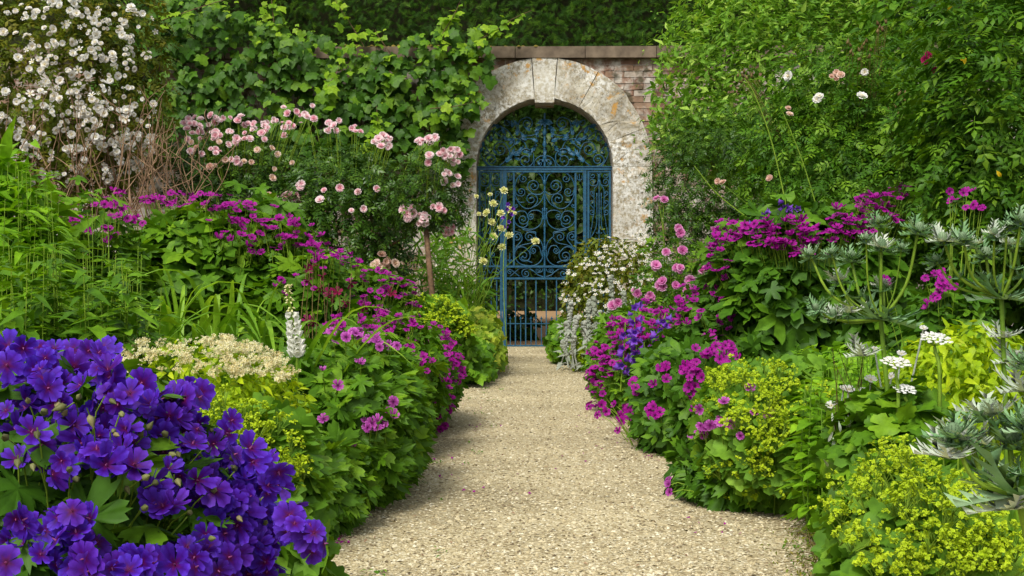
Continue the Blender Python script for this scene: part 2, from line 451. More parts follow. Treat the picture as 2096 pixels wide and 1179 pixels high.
GERAN = [flower5(.45, .2, seed=1, notch=.09), flower5(.44, .45, seed=2), flower5(.50, .08, seed=3, back=.16, notch=.1), flower5(.38, .85, seed=4), flower5(.46, -.05, seed=6, back=.2, notch=.07), flower5(.42, .3, seed=8, notch=.1)]
STAR5 = [flower5(.3, .15, seed=1), flower5(.3, .35, seed=5)]
def rose(seed, full=3):
    r = random.Random(seed); ts = []
    for ring in range(full):
        n = (5, 5, 4, 3)[ring]; L = (1., .78, .55, .36)[ring]; cup = (.25, .55, .75, .7)[ring]
        for k in range(n):
            a = 2 * math.pi * (k + .5 * ring) / n + r.uniform(-.2, .2)
            p = petal(L * .56, L, cup * L * r.uniform(.8, 1.25), .08, .12 if ring == 0 else 0); p.rad = np.clip(np.hypot(p.V[:, 0], p.V[:, 1]), 0, 1)
            ts.append(xf(p, rz(a) @ ry(r.uniform(-.15, .15)), 1., (0, 0, .05 * ring)))
    c = lathe([(.16, .1), (.2, .35), (.05, .45)], 6); c.rad[:] = .15
    return merge(ts + [c])
ROSE = [rose(1), rose(2), rose(3, 4), rose(4, 2)]
def truss(seed, n=6, spread=1.0):
    """a head of several rose blooms and buds"""
    r = random.Random(seed); ts = []
    for k in range(n):
        a = r.uniform(0, 6.28); d = spread * math.sqrt(r.random())
        tilt = rz(a) @ rx(-d * .7)
        s = r.uniform(.3, .5)
        ts.append(xf(ROSE[r.randrange(4)], tilt, s, (-math.sin(a) * d * .8, math.cos(a) * d * .8, -.35 * d * d + r.uniform(-.1, .15))))
    return merge(ts)
TRUSS = [truss(s, n) for s, n in ((1, 7), (2, 5), (3, 8), (4, 4))]
def lime_spray(seed, n=46):
    r = random.Random(seed); ts = []
    st = Tp([(math.cos(q * math.pi / 2) * (1 if 1 else 1), math.sin(q * math.pi / 2), .25) for q in range(4)] + [(0, 0, -.2)], [(0, 1, 4), (1, 2, 4), (2, 3, 4), (3, 0, 4)], [1, 1, 1, 1, 0])
    for b in range(7):
        a = r.uniform(0, 6.28); d = math.sqrt(r.random()) * .85
        c = np.array([math.cos(a) * d, math.sin(a) * d, .25 - .5 * d * d + r.uniform(-.12, .12)])
        for k in range(n // 6):
            o = np.array([r.gauss(0, .085), r.gauss(0, .085), r.gauss(0, .06)])
            ts.append(xf(st, rz(r.uniform(0, 1.5)) @ rx(r.uniform(-.8, .8)) @ ry(r.uniform(-.8, .8)), r.uniform(.075, .12), c + o))
        s = tube(bez((0, 0, -1.0), (c * .3) - np.array([0, 0, .35]), c, 4), .022, .014, 3); s.mi[:] = 1
        ts.append(s)
    return merge(ts)
LIME = [lime_spray(s) for s in (1, 2, 3, 4)]
def cream_spray(seed):
    r = random.Random(seed); ts = []
    for k in range(9):
        c = np.array([r.gauss(0, .4), r.gauss(0, .4), r.uniform(-.3, .3)])
        ts.append(xf(STAR5[k % 2], rz(r.uniform(0, 6)) @ rx(r.uniform(-.9, .9)) @ ry(r.uniform(-.9, .9)), r.uniform(.25, .4), c))
    return merge(ts)
CREAM = [cream_spray(s) for s in (1, 2, 3)]
BUDT = [lathe([(.05, 0), (.3, .25), (.34, .5), (.18, .85), (.02, 1.2)], 5)]
def pincushion(seed):
    r = random.Random(seed); ts = []
    for ring, (n, L, cup) in enumerate(((9, 1., .1), (8, .7, .3), (6, .45, .5))):
        for k in range(n):
            a = 2 * math.pi * (k + .5 * ring) / n + r.uniform(-.15, .15)
            ts.append(xf(petal(.2, L * r.uniform(.85, 1.1), cup, .15), rz(a), 1., (0, 0, .08 * ring)))
    c = lathe([(.3, .05), (.32, .3), (.1, .45)], 6); c.rad[:] = .3
    return merge(ts + [c])
PINC = [pincushion(1), pincushion(2)]
def bell(seed=0):
    """a bellflower: cup opening along +z with five flared pointed lobes"""
    n = 10; V = []; rad = []
    for i, (r, z) in enumerate(((.06, 0), (.3, .15), (.38, .6), (.5, .95))):
        for k in range(n):
            rr = r; zz = z
            if i == 3 and k % 2 == 0: rr, zz = .85, 1.15
            a = 2 * math.pi * k / n; V.append((rr * math.cos(a), rr * math.sin(a), zz)); rad.append(i / 3)
    F = []
    for i in range(3):
        for j in range(n):
            k = (j + 1) % n; a, b, c, d = i * n + j, i * n + k, (i + 1) * n + k, (i + 1) * n + j
            F += [(a, b, c), (a, c, d)]
    return Tp(V, F, rad)
BELL = [bell()]
def spike_leaf(L=1.0, w=.16, n=5, curl=.2, tooth=.3):
    """a bract with long sharp teeth, base at the origin, along +y"""
    V, F, rad = [], [], []
    for i in range(n + 1):
        t = i / n; y = L * t * .8; z = curl * t * t - .1 * t
        V += [(-w * (1 - t) * .5, y, z + .02), (w * (1 - t) * .5, y, z + .02)]; rad += [t, t]
    tip = len(V); V.append((0, L, curl)); rad.append(1)
    for i in range(n):
        a = 2 * i; F += [(a, a + 1, a + 3), (a, a + 3, a + 2)]
        t = (i + .6) / n
        for sg, p, q in ((-1, a, a + 2), (1, a + 3, a + 1)):
            k = len(V); V.append((sg * (w * .5 + tooth * (1 - .7 * t)), L * (t * .8 + .22), curl * t * t + .06)); rad.append(1); F.append((p, q, k) if sg > 0 else (q, p, k))
    F.append((2 * n, 2 * n + 1, tip))
    return Tp(V, F, rad)
BRACT = [spike_leaf(1, .26, 4, .25, .20), spike_leaf(1, .20, 4, -.1, .20), spike_leaf(1, .30, 5, .45, .22)]
def cone_head():
    """a thimble of tight spiny florets, unit height"""
    ts = [lathe([(.02, 0), (.36, .06), (.42, .3), (.36, .65), (.2, .9), (.02, 1.0)], 10)]; ts[0].rad[:] = .2
    sp = Tp([(-.03, -.03, 0), (.03, -.03, 0), (0, .04, 0), (0, 0, .13)], [(0, 1, 3), (1, 2, 3), (2, 0, 3)], [.3, .3, .3, 1])
    for i in range(9):
        z = .08 + i * .1; r = .42 * math.sqrt(max(.02, 1 - ((z - .3) / .72) ** 2))
        m = max(3, int(13 * r / .42))
        for k in range(m):
            a = 2 * math.pi * (k + .5 * (i % 2)) / m
            d = nrm(np.array([math.cos(a), math.sin(a), (z - .3) * 1.2]))
            Rm = frames_n(np.array([[0, 0, 1.]]) + .01, d[None])[0]
            ts.append(xf(sp, Rm, 1., (r * math.cos(a) * .97, r * math.sin(a) * .97, z)))
    return merge(ts)
CONE = [cone_head()]
def umbel(seed, n=26):
    r = random.Random(seed); ts = []
    disc = flower5(.4, .1, 5, 0, seed); 
    for k in range(n):
        d = math.sqrt((k + .3) / n); a = k * 2.4
        c = np.array([math.cos(a) * d, math.sin(a) * d, .18 * (1 - d * d)])
        for q in range(7):
            b = q * 2.4; e = .13 * math.sqrt(q / 7.)
            f = Tp([(math.cos(w) * .10, math.sin(w) * .10, 0) for w in np.arange(5) * 1.2566] + [(0, 0, .03)], [(i, (i + 1) % 5, 5) for i in range(5)], [1] * 5 + [.6])
            ts.append(xf(f, rx(r.uniform(-.3, .3)) @ ry(r.uniform(-.3, .3)), r.uniform(.8, 1.2), c + np.array([math.cos(b) * e, math.sin(b) * e, r.uniform(-.02, .03)])))
        s = tube([(0, 0, -.55), c - np.array([0, 0, .02])], .012, .012, 3); s.mi[:] = 1; ts.append(s)
    return merge(ts)
UMBEL = [umbel(1), umbel(2)]

# ------------------------------------------------------------------ plants
CAMP = np.array([0, 0, CAMZ])
class Shell:
    """the uneven surface of a plant's leafy mass, in world coordinates"""
    def __init__(s, c, rx_, ry_, zu, zd, rs, amp=.2, lobes=9, p=1.0):
        s.c = np.asarray(c, float); s.r = (rx_, ry_, zu, zd); s.rs = rs; s.p = p
        s.ld = nrm(rs.normal(size=(lobes, 3))); s.la = rs.uniform(-.7, 1, lobes) * amp; s.lk = rs.uniform(4, 14, lobes)
    def sample(s, n, back=.35, low=-.97):
        u = nrm(s.rs.normal(size=(n * 3, 3)))
        w = nrm(CAMP - s.c)
        keep = (u[:, 2] > low) & ((u @ w > -.25) | (s.rs.random(len(u)) < back))
        u = u[keep][:n]; return u, s.surf(u)
    def surf(s, u):
        f = 1 + (s.la * np.exp(-(1 - u @ s.ld.T) * s.lk)).sum(1)
        q = np.where(u[:, 2:3] > 0, s.r[2], s.r[3])
        e = np.sign(u) * np.abs(u) ** s.p
        return s.c + e * np.concatenate([np.full_like(q, s.r[0]), np.full_like(q, s.r[1]), q], 1) * f[:, None]

def plant(name, label, cat, px, Y, hw, top, bot=None, ry_=None, seed=1, leaf=PALM, key='palm', ls=.07, n=1500, single=60, mat='geran_leaf',
          droop=.5, amp=.2, lobes=9, up=.5, inner=.45, zc=.42, group=None, p=.85, jit=.45, fill=True, mats=None, lname='leaf', back=.35, lsv=.42, loose=.05, core=0.0):
    rs = np.random.default_rng(seed)
    z1 = at(px, top, Y)[2]; z0 = .02 if bot is None else max(.02, at(px, bot, Y)[2])
    X = (px - VX) / FPX * Y; rx_ = hw / FPX * Y; ry_ = ry_ or rx_
    h = z1 - z0; c = np.array([X, Y, z0 + zc * h])
    base = np.array([X, Y, 0.0])
    root = thing(name, base, label, cat, group)
    sh = Shell(c, rx_, ry_, (1 - zc) * h, zc * h, rs, amp, lobes, p)
    u, P = sh.sample(n, back)
    n = len(u)
    dep = 1 - inner * rs.random(n) ** 1.6
    stray = rs.random(n) < loose; dep[stray] = rs.uniform(1.0, 1.18, stray.sum())
    outw = nrm(P - c)
    P = c + (P - c) * dep[:, None]; P[:, 2] = np.maximum(P[:, 2], .015)
    J = rs.normal(size=(n, 3)) * jit
    nn = nrm(outw * .65 + np.array([0, 0, up]) + J)
    tn = outw * np.array([1, 1, .3]) + rs.normal(size=(n, 3)) * .6 + np.array([0, 0, -droop])
    d = tn - nn * (tn * nn).sum(1, keepdims=True)
    R = frames(d, nn); sc = ls * rs.uniform(1 - lsv, 1 + lsv, n); sc[stray] *= .6; tid = rs.integers(0, len(leaf), n)
    mt = [M[m] for m in (mats or [mat])]
    w = nrm(CAMP - P)
    score = np.minimum(dep, 1.0) + .6 * (outw * w).sum(1) + .1 * rs.random(n)
    qx, qy = proj(P)
    score[(qx < -10) | (qx > 2106) | (qy < -10) | (qy > 1189)] -= 5
    o = np.argsort(-score)
    s_, j_ = o[:single], o[single:]
    L = P - base
    singles(lname, key, leaf, tid[s_], L[s_], R[s_], sc[s_], mt, root)
    if core:      # older, larger leaves deep inside
        m = int(n * core * 1.8); j_ = np.concatenate([j_, rs.integers(0, n, m)])
        L = L.copy(); k_ = j_[-m:]; Lc = (c - base) + (P[k_] - c) / np.maximum(dep[k_], .3)[:, None] * rs.uniform(.5, .78, m)[:, None]
        scatter("inner_foliage", leaf, tid[k_], Lc, R[k_], sc[k_] * 1.35, mt, root, rs); j_ = j_[:-m]
    if fill: scatter("foliage", leaf, tid[j_], L[j_], R[j_], sc[j_], mt, root, rs)
    return root, sh, base, rs

def bloom(root, sh, base, rs, masks, ts, key, mats, size, name='flower', off=(1.04, 1.18), lift=.02, face=(.5, .5, .3), stems='stem', sv=.2, jit=.3, stem_r=.0018, stem_len=.28, prob=1.0, pull=0.0):
    """flowers on the outside of a plant where the photograph shows them: masks of (px, py, rx, ry, count)"""
    u, P = sh.sample(9000, .1)
    P = sh.c + (P - sh.c) * rs.uniform(off[0], off[1], len(P))[:, None] + np.array([0, 0, lift])
    outw = nrm(P - sh.c); w = nrm(CAMP - P)
    qx, qy = proj(P); used = np.zeros(len(P), bool); pick = []
    okf = (outw * w).sum(1) > -.15
    if key == 'lime': masks = [(q[0], q[1], q[2], q[3], max(1, int(q[4] * .72))) for q in masks]
    for cx, cy_, rx_, ry_, k in masks:
        m = np.where((((qx - cx) / rx_) ** 2 + ((qy - cy_) / ry_) ** 2 < 1) & okf & ~used)[0]
        m = m[:k]
        if len(m) < k:
            # past the leafy edge: flowers on longer stalks at the plant's own distance
            e = k - len(m); a = rs.uniform(0, 6.28, e); r_ = np.sqrt(rs.random(e))
            yy = sh.c[1] + rs.uniform(-.5, .3, e) * sh.r[1]
            Q = np.stack([at(cx + rx_ * r_[i] * math.cos(a[i]), cy_ + ry_ * r_[i] * math.sin(a[i]), yy[i]) for i in range(e)])
            Q[:, 2] = np.maximum(Q[:, 2], .03)
            P = np.concatenate([P, Q]); outw = np.concatenate([outw, nrm(Q - sh.c)]); w = np.concatenate([w, nrm(CAMP - Q)])
            used = np.concatenate([used, np.ones(e, bool)]); okf = np.concatenate([okf, np.ones(e, bool)])
            qx, qy = proj(P); m = np.concatenate([m, np.arange(len(P) - e, len(P))])
        used[m] = True; pick.append(m)
    i = np.concatenate(pick); k = len(i)
    P, outw, w = P[i], outw[i], w[i]
    nn = nrm(outw * face[0] + np.array([0, 0, face[1]]) + w * face[2] + rs.normal(size=(k, 3)) * jit)
    R = frames_n(rs.normal(size=(k, 3)), nn); sc = size * rs.uniform(1 - sv, 1 + sv, k); tid = rs.integers(0, len(ts), k)
    mt = [M[m] for m in mats]
    singles(name, key, ts, tid, P - base, R, sc, mt, root)
    if stems:
        st = []
        for q in range(k):
            e = P[q] - base - nn[q] * .01
            b = e * np.array([.9, .9, 1]) + (sh.c - base - e) * .25 + np.array([0, 0, -stem_len])
            b[2] = max(b[2], 0.0)
            st.append(tube(bez(b, (b + e) / 2 + rs.normal(size=3) * .02 + np.array([0, 0, .04]), e, 5), stem_r * 1.5, stem_r, 3))
        so = add("stems", to_mesh("stems", merge(st), [M[stems]]), root); so["kind"] = "stuff"
    return P

def stalk(root, base, pts, r0, r1, mat='stem', name='stem', sides=6, k=5):
    P = crom(np.asarray(pts, float), k) - base
    return add(name, to_mesh(name, tube(P, r0, r1, sides), [M[mat]]), root)

def one(root, base, name, key, t, mats, p, nrm_, s, spin=0.0, parent=None):
    R = frames_n(np.array([[math.cos(spin), math.sin(spin), .13]]), np.asarray(nrm_, float)[None])[0]
    Mm = np.eye(4); Mm[:3, :3] = R * s; Mm[:3, 3] = np.asarray(p) - base
    return add(name, tmesh(key, t, [M[m] for m in mats]), parent or root, Matrix(Mm.tolist()))
# ------------------------------------------------------------------ setting materials
def gravelmat():
    m, nt, out = nodes("gravel path"); g = N(nt, "NewGeometry")
    v = N(nt, "TexVoronoi", Scale=120.0); nt.links.new(g.outputs["Position"], v.inputs["Vector"])
    sep = N(nt, "SeparateColor"); nt.links.new(v.outputs["Color"], sep.inputs[0])
    c = ramp(nt, sep.outputs[0], [(0, (.22, .165, .085)), (.2, (.38, .31, .17)), (.5, (.49, .415, .245)), (.8, (.57, .50, .32)), (1, (.65, .60, .43))])
    big = N(nt, "TexNoise", Scale=1.6, Detail=4.0); nt.links.new(g.outputs["Position"], big.inputs["Vector"])
    c = mixc(nt, 1.0, c, ramp(nt, big.outputs["Fac"], [(.3, (.72, .70, .66)), (.7, (1.1, 1.09, 1.06))]), 'MULTIPLY')
    p = N(nt, "BsdfPrincipled", Roughness=.9); p.inputs["Specular IOR Level"].default_value = .2
    nt.links.new(c, p.inputs["Base Color"])
    b = N(nt, "Bump", Strength=1.0, Distance=.006); inv = N(nt, "Math", operation='SUBTRACT'); inv.inputs[0].default_value = 1.0
    v2 = N(nt, "TexVoronoi", Scale=120.0, feature='SMOOTH_F1'); nt.links.new(g.outputs["Position"], v2.inputs["Vector"])
    nt.links.new(v2.outputs["Distance"], inv.inputs[1]); nt.links.new(inv.outputs[0], b.inputs["Height"]); nt.links.new(b.outputs[0], p.inputs["Normal"])
    nt.links.new(p.outputs[0], out.inputs[0]); return m

def pebblemat():
    m, nt, out = nodes("gravel stones")
    c = ramp(nt, randval(nt), [(0, (.11, .08, .045)), (.14, (.29, .23, .125)), (.4, (.46, .385, .22)), (.75, (.57, .495, .315)), (1, (.71, .66, .49))])
    p = N(nt, "BsdfPrincipled", Roughness=.85); p.inputs["Specular IOR Level"].default_value = .25
    nt.links.new(c, p.inputs["Base Color"]); nt.links.new(p.outputs[0], out.inputs[0]); return m

def brickmat(texture=False):
    m, nt, out = nodes("old brick wall" if texture else "old brick"); g = N(nt, "NewGeometry")
    p = N(nt, "BsdfPrincipled", Roughness=.9); p.inputs["Specular IOR Level"].default_value = .2
    no = N(nt, "TexNoise", Scale=9.0, Detail=6.0); nt.links.new(g.outputs["Position"], no.inputs["Vector"])
    if texture:
        tc = N(nt, "Mapping"); tc.inputs["Rotation"].default_value = (math.pi / 2, 0, 0)
        nt.links.new(g.outputs["Position"], tc.inputs["Vector"])
        br = N(nt, "TexBrick", Scale=1.0); br.inputs["Brick Width"].default_value = .228; br.inputs["Row Height"].default_value = .075; br.inputs["Mortar Size"].default_value = .006
        br.inputs["Color1"].default_value = (.19, .105, .07, 1); br.inputs["Color2"].default_value = (.27, .17, .11, 1); br.inputs["Mortar"].default_value = (.34, .30, .24, 1)
        nt.links.new(tc.outputs[0], br.inputs["Vector"]); c = br.outputs["Color"]
    else:
        c = ramp(nt, randval(nt), [(0, (.17, .09, .06)), (.45, (.26, .155, .10)), (.75, (.33, .23, .155)), (1, (.46, .40, .33))])
    n2 = N(nt, "TexNoise", Scale=4.2, Detail=7.0, Roughness=.7); nt.links.new(g.outputs["Position"], n2.inputs["Vector"])
    f = ramp(nt, n2.outputs["Fac"], [(.46, (0, 0, 0)), (.60, (.85, .85, .85))])
    c = mixc(nt, f, c, (.55, .52, .45))                       # old limewash and pale lichen
    n3 = N(nt, "TexNoise", Scale=5.5, Detail=6.0); mp = N(nt, "Mapping"); mp.inputs["Location"].default_value = (7, 3, 5)
    nt.links.new(g.outputs["Position"], mp.inputs["Vector"]); nt.links.new(mp.outputs[0], n3.inputs["Vector"])
    c = mixc(nt, ramp(nt, n3.outputs["Fac"], [(.53, (0, 0, 0)), (.64, (.9, .9, .9))]), c, (.075, .065, .035))
    c = mixc(nt, 1.0, c, ramp(nt, no.outputs["Fac"], [(.3, (.65, .65, .65)), (.7, (1.2, 1.2, 1.2))]), 'MULTIPLY')
    nt.links.new(c, p.inputs["Base Color"])
    b = N(nt, "Bump", Strength=.7, Distance=.01); nt.links.new(no.outputs["Fac"], b.inputs["Height"]); nt.links.new(b.outputs[0], p.inputs["Normal"])
    nt.links.new(p.outputs[0], out.inputs[0]); return m

def stonemat():
    """pale limestone under crusts of white, black and orange lichen"""
    m, nt, out = nodes("lichened limestone"); g = N(nt, "NewGeometry")
    def noise(sc, loc, det=6.0, ro=.6):
        mp = N(nt, "Mapping"); mp.inputs["Location"].default_value = loc
        nt.links.new(g.outputs["Position"], mp.inputs["Vector"])
        n = N(nt, "TexNoise", Scale=sc, Detail=det, Roughness=ro); nt.links.new(mp.outputs[0], n.inputs["Vector"]); return n.outputs["Fac"]
    base = ramp(nt, noise(3.0, (0, 0, 0)), [(.34, (.20, .17, .11)), (.5, (.35, .305, .21)), (.66, (.49, .455, .35))])
    o = N(nt, "ObjectInfo"); base = mixc(nt, 1.0, base, ramp(nt, o.outputs["Random"], [(0, (.95, .94, .92)), (1, (1.04, 1.03, 1.01))]), 'MULTIPLY')
    white = mixc(nt, 1.0, ramp(nt, noise(22, (3, 1, 2), 10, .75), [(.43, (0, 0, 0)), (.55, (1, 1, 1))]), ramp(nt, noise(2.2, (9, 2, 4)), [(.36, (.3, .3, .3)), (.56, (1, 1, 1))]), 'MULTIPLY')
    c = mixc(nt, white, base, (.70, .69, .63))
    dark = mixc(nt, 1.0, ramp(nt, noise(38, (1, 7, 3), 8, .75), [(.55, (0, 0, 0)), (.61, (.85, .85, .85))]), ramp(nt, noise(2.6, (4, 4, 8)), [(.38, (.15, .15, .15)), (.55, (1, 1, 1))]), 'MULTIPLY')
    c = mixc(nt, dark, c, (.065, .06, .045))
    gold = mixc(nt, 1.0, ramp(nt, noise(9, (2, 5, 9), 5, .6), [(.575, (0, 0, 0)), (.64, (.85, .85, .85))]), ramp(nt, noise(1.9, (6, 1, 1)), [(.44, (0, 0, 0)), (.56, (1, 1, 1))]), 'MULTIPLY')
    c = mixc(nt, gold, c, (.50, .26, .045))
    p = N(nt, "BsdfPrincipled", Roughness=.92); p.inputs["Specular IOR Level"].default_value = .15
    nt.links.new(c, p.inputs["Base Color"])
    b = N(nt, "Bump", Strength=.8, Distance=.008); nt.links.new(noise(30, (0, 0, 0), 8, .7), b.inputs["Height"]); nt.links.new(b.outputs[0], p.inputs["Normal"])
    nt.links.new(p.outputs[0], out.inputs[0]); return m

def ironmat():
    m, nt, out = nodes("blue painted iron"); g = N(nt, "NewGeometry")
    no = N(nt, "TexNoise", Scale=22.0, Detail=5.0); nt.links.new(g.outputs["Position"], no.inputs["Vector"])
    c = ramp(nt, no.outputs["Fac"], [(.25, (.009, .052, .10)), (.55, (.015, .088, .16)), (.8, (.032, .125, .21))])
    p = N(nt, "BsdfPrincipled", Roughness=.5); p.inputs["Specular IOR Level"].default_value = .35
    nt.links.new(c, p.inputs["Base Color"]); nt.links.new(p.outputs[0], out.inputs[0]); return m

MG, MP, MBT, MB, MST, MIR = gravelmat(), pebblemat(), brickmat(True), brickmat(False), stonemat(), ironmat()
MSOIL = plainmat("garden soil", (.045, .028, .016), (.10, .065, .036), 30, .95, .1, .8, .02)
MEARTH = plainmat("earth path", (.28, .17, .085), (.38, .25, .13), 18, .95, .1, .6, .01)
MCOP = plainmat("brown coping stone", (.10, .075, .052), (.21, .16, .108), 9, .9, .2, .6, .012)
MMOSS = plainmat("moss", (.13, .11, .02), (.22, .17, .04), 40, .95, .1, .8, .01)
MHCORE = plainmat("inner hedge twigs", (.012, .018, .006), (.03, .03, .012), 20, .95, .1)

# ------------------------------------------------------------------ ground and path
def sheet(name, x0, x1, y0, y1, z, mat, nx=2, ny=2, wob=0.0, seed=0):
    rs = np.random.default_rng(seed)
    xs, ys = np.linspace(x0, x1, nx), np.linspace(y0, y1, ny)
    V = np.array([(x, y, z) for y in ys for x in xs], float)
    if wob:
        V = V.reshape(ny, nx, 3); V[:, 0, 0] += rs.normal(size=ny) * wob; V[:, -1, 0] += rs.normal(size=ny) * wob; V = V.reshape(-1, 3)
    F = []
    for j in range(ny - 1):
        for i in range(nx - 1):
            a = j * nx + i; F += [(a, a + 1, a + nx + 1), (a, a + nx + 1, a + nx)]
    o = add(name, to_mesh(name, Tp(V, F), [mat])); o["kind"] = "structure"; return o
sheet("ground", -150, 150, -60, 300, 0, MSOIL)
PC = .124
sheet("path", PC - .84, PC + .84, -3, 17.45, .006, MG, 2, 60, .03, 3)
sheet("earth_track", PC - 1.3, PC + 1.3, 17.45, 36.1, .005, MEARTH, 2, 12, .04, 4)

def pebbles():
    rs = np.random.default_rng(5); n = 48000
    # more, finer stones close to the camera where single stones show
    y = 3.6 + 13.4 * rs.random(n) ** 2.3; x = PC + rs.uniform(-.86, .86, n)
    t = Tp([(1, 0, 0), (.2, .9, .05), (-.9, .3, 0), (-.5, -.8, .05), (.5, -.75, 0), (.1, .05, .62), (.3, .3, .5)],
           [(0, 1, 6), (1, 5, 6), (0, 6, 5), (1, 2, 5), (2, 3, 5), (3, 4, 5), (4, 0, 5)])
    t2 = Tp(t.V * np.array([.8, 1.1, .8]) @ rz(1.), t.F)
    s = rs.gamma(5., .00084, n) + .0016
    a = rs.uniform(0, 6.28, n)
    R = np.stack([rz(q) for q in a]); til = np.stack([rx(q) for q in rs.normal(size=n) * .35]); R = R @ til
    sc = np.stack([s, s * rs.uniform(.6, 1, n), s * rs.uniform(.6, 1.1, n)], 1)
    o = scatter("gravel", [t, t2], rs.integers(0, 2, n), np.stack([x, y, np.full(n, .0065)], 1), R, sc, [MP], None, rs, True, False)
    o["label"] = "loose pale honey gravel strewn over the garden path"; o["category"] = "gravel"
pebbles()

def fallen_petals():
    rs = np.random.default_rng(8)
    spots = [(985, 880, 40, 8), (1180, 945, 60, 25), (1300, 900, 90, 25), (1370, 940, 60, 14), (930, 960, 50, 30), (1010, 1000, 80, 40), (700, 1105, 25, 18), (1230, 870, 60, 20), (960, 830, 30, 12), (1480, 1080, 70, 20)]
    cnt = [7, 6, 16, 14, 9, 8, 16, 9, 6, 9]; P = []
    for (cx, cy_, a, b), k in zip(spots, cnt):
        for _ in range(k):
            py = cy_ + rs.uniform(-b, b); Y = CAMZ * FPX / (py - VY); P.append(at(cx + rs.uniform(-a, a), py, Y) + np.array([0, 0, .011]))
    P = np.array(P); n = len(P); t = petal(.4, 1, .3)
    o = scatter("fallen_petals", [t], np.zeros(n, int), P, frames_n(rs.normal(size=(n, 3)), np.array([0, 0, 1.]) + rs.normal(size=(n, 3)) * .25), rs.uniform(.010, .017, n), [M['magenta']], None, rs)
    o["label"] = "fallen magenta petals scattered on the gravel path"; o["category"] = "petals"
fallen_petals()

def path_litter():
    """seedlings and dry leaf scraps along the edges of the gravel"""
    rs = np.random.default_rng(9); P, Q = [], []
    for _ in range(46):
        Y = 3.9 + 8 * rs.random() ** 1.6; sg = rs.choice([-1, 1]); x = PC + sg * (.40 + .36 * rs.random() ** .6) * (1. if Y < 6 else .75)
        for _ in range(int(rs.integers(5, 14))): P.append((x + rs.normal() * .02, Y + rs.normal() * .03, .012 + abs(rs.normal()) * .006))
    for _ in range(150):
        Y = 3.8 + 9 * rs.random() ** 1.5; Q.append((PC + rs.uniform(-.7, .7), Y, .013))
    P, Q = np.array(P), np.array(Q); n, m = len(P), len(Q); up = np.array([0, 0, 1.])
    o = scatter("weeds", TINY, rs.integers(0, 2, n), P, frames(rs.normal(size=(n, 3)) * np.array([1, 1, .2]), up + rs.normal(size=(n, 3)) * .2), rs.uniform(.010, .024, n), [M['geran_leaf']], None, rs)
    o["label"] = "tiny green seedlings sprouting along the gravel edges"; o["category"] = "weeds"
    o = scatter("leaf_litter", TINY, rs.integers(0, 2, m), Q, frames(rs.normal(size=(m, 3)) * np.array([1, 1, .15]), up + rs.normal(size=(m, 3)) * .3), rs.uniform(.010, .022, m), [M['twig']], None, rs)
    o["label"] = "dry brown leaf scraps strewn on the gravel"; o["category"] = "leaf litter"
path_litter()

# ------------------------------------------------------------------ garden wall, stone arch
WF, WT = 17.0, .46                       # wall front, thickness
GX = at(1114.5, 0, 17.0)[0]              # arch centre
RI, RO, ZS = .815, 1.275, 2.16           # inner and outer radius, springing height
ZTOP = 3.45
def wall():
    root = thing("garden_wall", (GX, WF, 0), "tall old brick garden wall with brown coping round the stone arch", "wall")
    base = np.array([GX, WF, 0.])
    RW = RO - .18                        # the wall's own opening, hidden behind the stone surround
    out = [(-14, 0), (-RW, 0), (-RW, ZS)] + [(RW * math.cos(a), ZS + RW * math.sin(a)) for a in np.linspace(math.pi, 0, 25)[1:-1]] + [(RW, ZS), (RW, 0), (12, 0), (12, ZTOP), (-14, ZTOP)]
    import bmesh
    bm = bmesh.new(); vs_ = [bm.verts.new((x, 0, z)) for x, z in out]; f = bm.faces.new(vs_)
    r = bmesh.ops.extrude_face_region(bm, geom=[f]); bmesh.ops.translate(bm, verts=[v for v in r["geom"] if isinstance(v, bmesh.types.BMVert)], vec=(0, WT, 0))
    bmesh.ops.recalc_face_normals(bm, faces=bm.faces); bmesh.ops.triangulate(bm, faces=bm.faces)
    me = bpy.data.meshes.new("wall"); bm.to_mesh(me); bm.free(); me.materials.append(MBT); add("masonry", me, root)
    # single bricks where the wall shows
    rs = np.random.default_rng(21); bw, bh = .222, .067
    variants = []
    for k in range(4):
        b = box(-bw / 2, bw / 2, -.014, .05, -bh / 2, bh / 2); b.V += rs.normal(size=b.V.shape) * np.array([.004, .003, .003]); variants.append(b)
    for j in range(46):
        z = .04 + j * .075
        if z + bh / 2 > ZTOP - .005: break
        if z < 1.2: continue
        for i in range(-7, 10):
            x = (i + (.5 if j % 2 else 0)) * .229 + .03
            d = math.hypot(x, max(0, z - ZS))
            if x > 2.1 or x < -1.5 or d < RO - .05 or (x < -.9 and z < 2.6): continue
            k = int(rs.integers(0, 4))
            add("brick", tmesh("brick_%d" % k, variants[k], [MB], False), root, Matrix.Translation((x, float(rs.normal() * .003), z)))
    # coping stones
    x = -9.0; k = 0
    while x < 8:
        L = float(rs.uniform(.80, .94)); t = box(0, L - .008, -.10, WT + .1, 0, .165)
        # rounded front edge
        V = t.V; V[:, 2] += np.where((V[:, 1] < 0) & (V[:, 2] > .1), -.03, 0)
        add("coping_stone", to_mesh("coping_stone", t, [MCOP], None, False), root, Matrix.Translation((x, float(rs.normal() * .006), ZTOP + .002)))
        x += L
    # moss cushions on the coping, left of the arch
    ts = []
    for q in range(170):
        px = rs.uniform(700, 905) if q < 120 else rs.uniform(1005, 1100); p = at(px, 0, 17.0)
        ts.append(xf(lathe([(.5, 0), (.42, .25), (.2, .4), (.02, .45)], 6), rz(rs.uniform(0, 6)), rs.uniform(.02, .07), (p[0] - GX, rs.uniform(-.10, .25), ZTOP + (.145 if q < 120 else .13))))
    o = add("moss", to_mesh("moss", merge(ts), [MMOSS]), root); o["kind"] = "stuff"
    return root
wall()

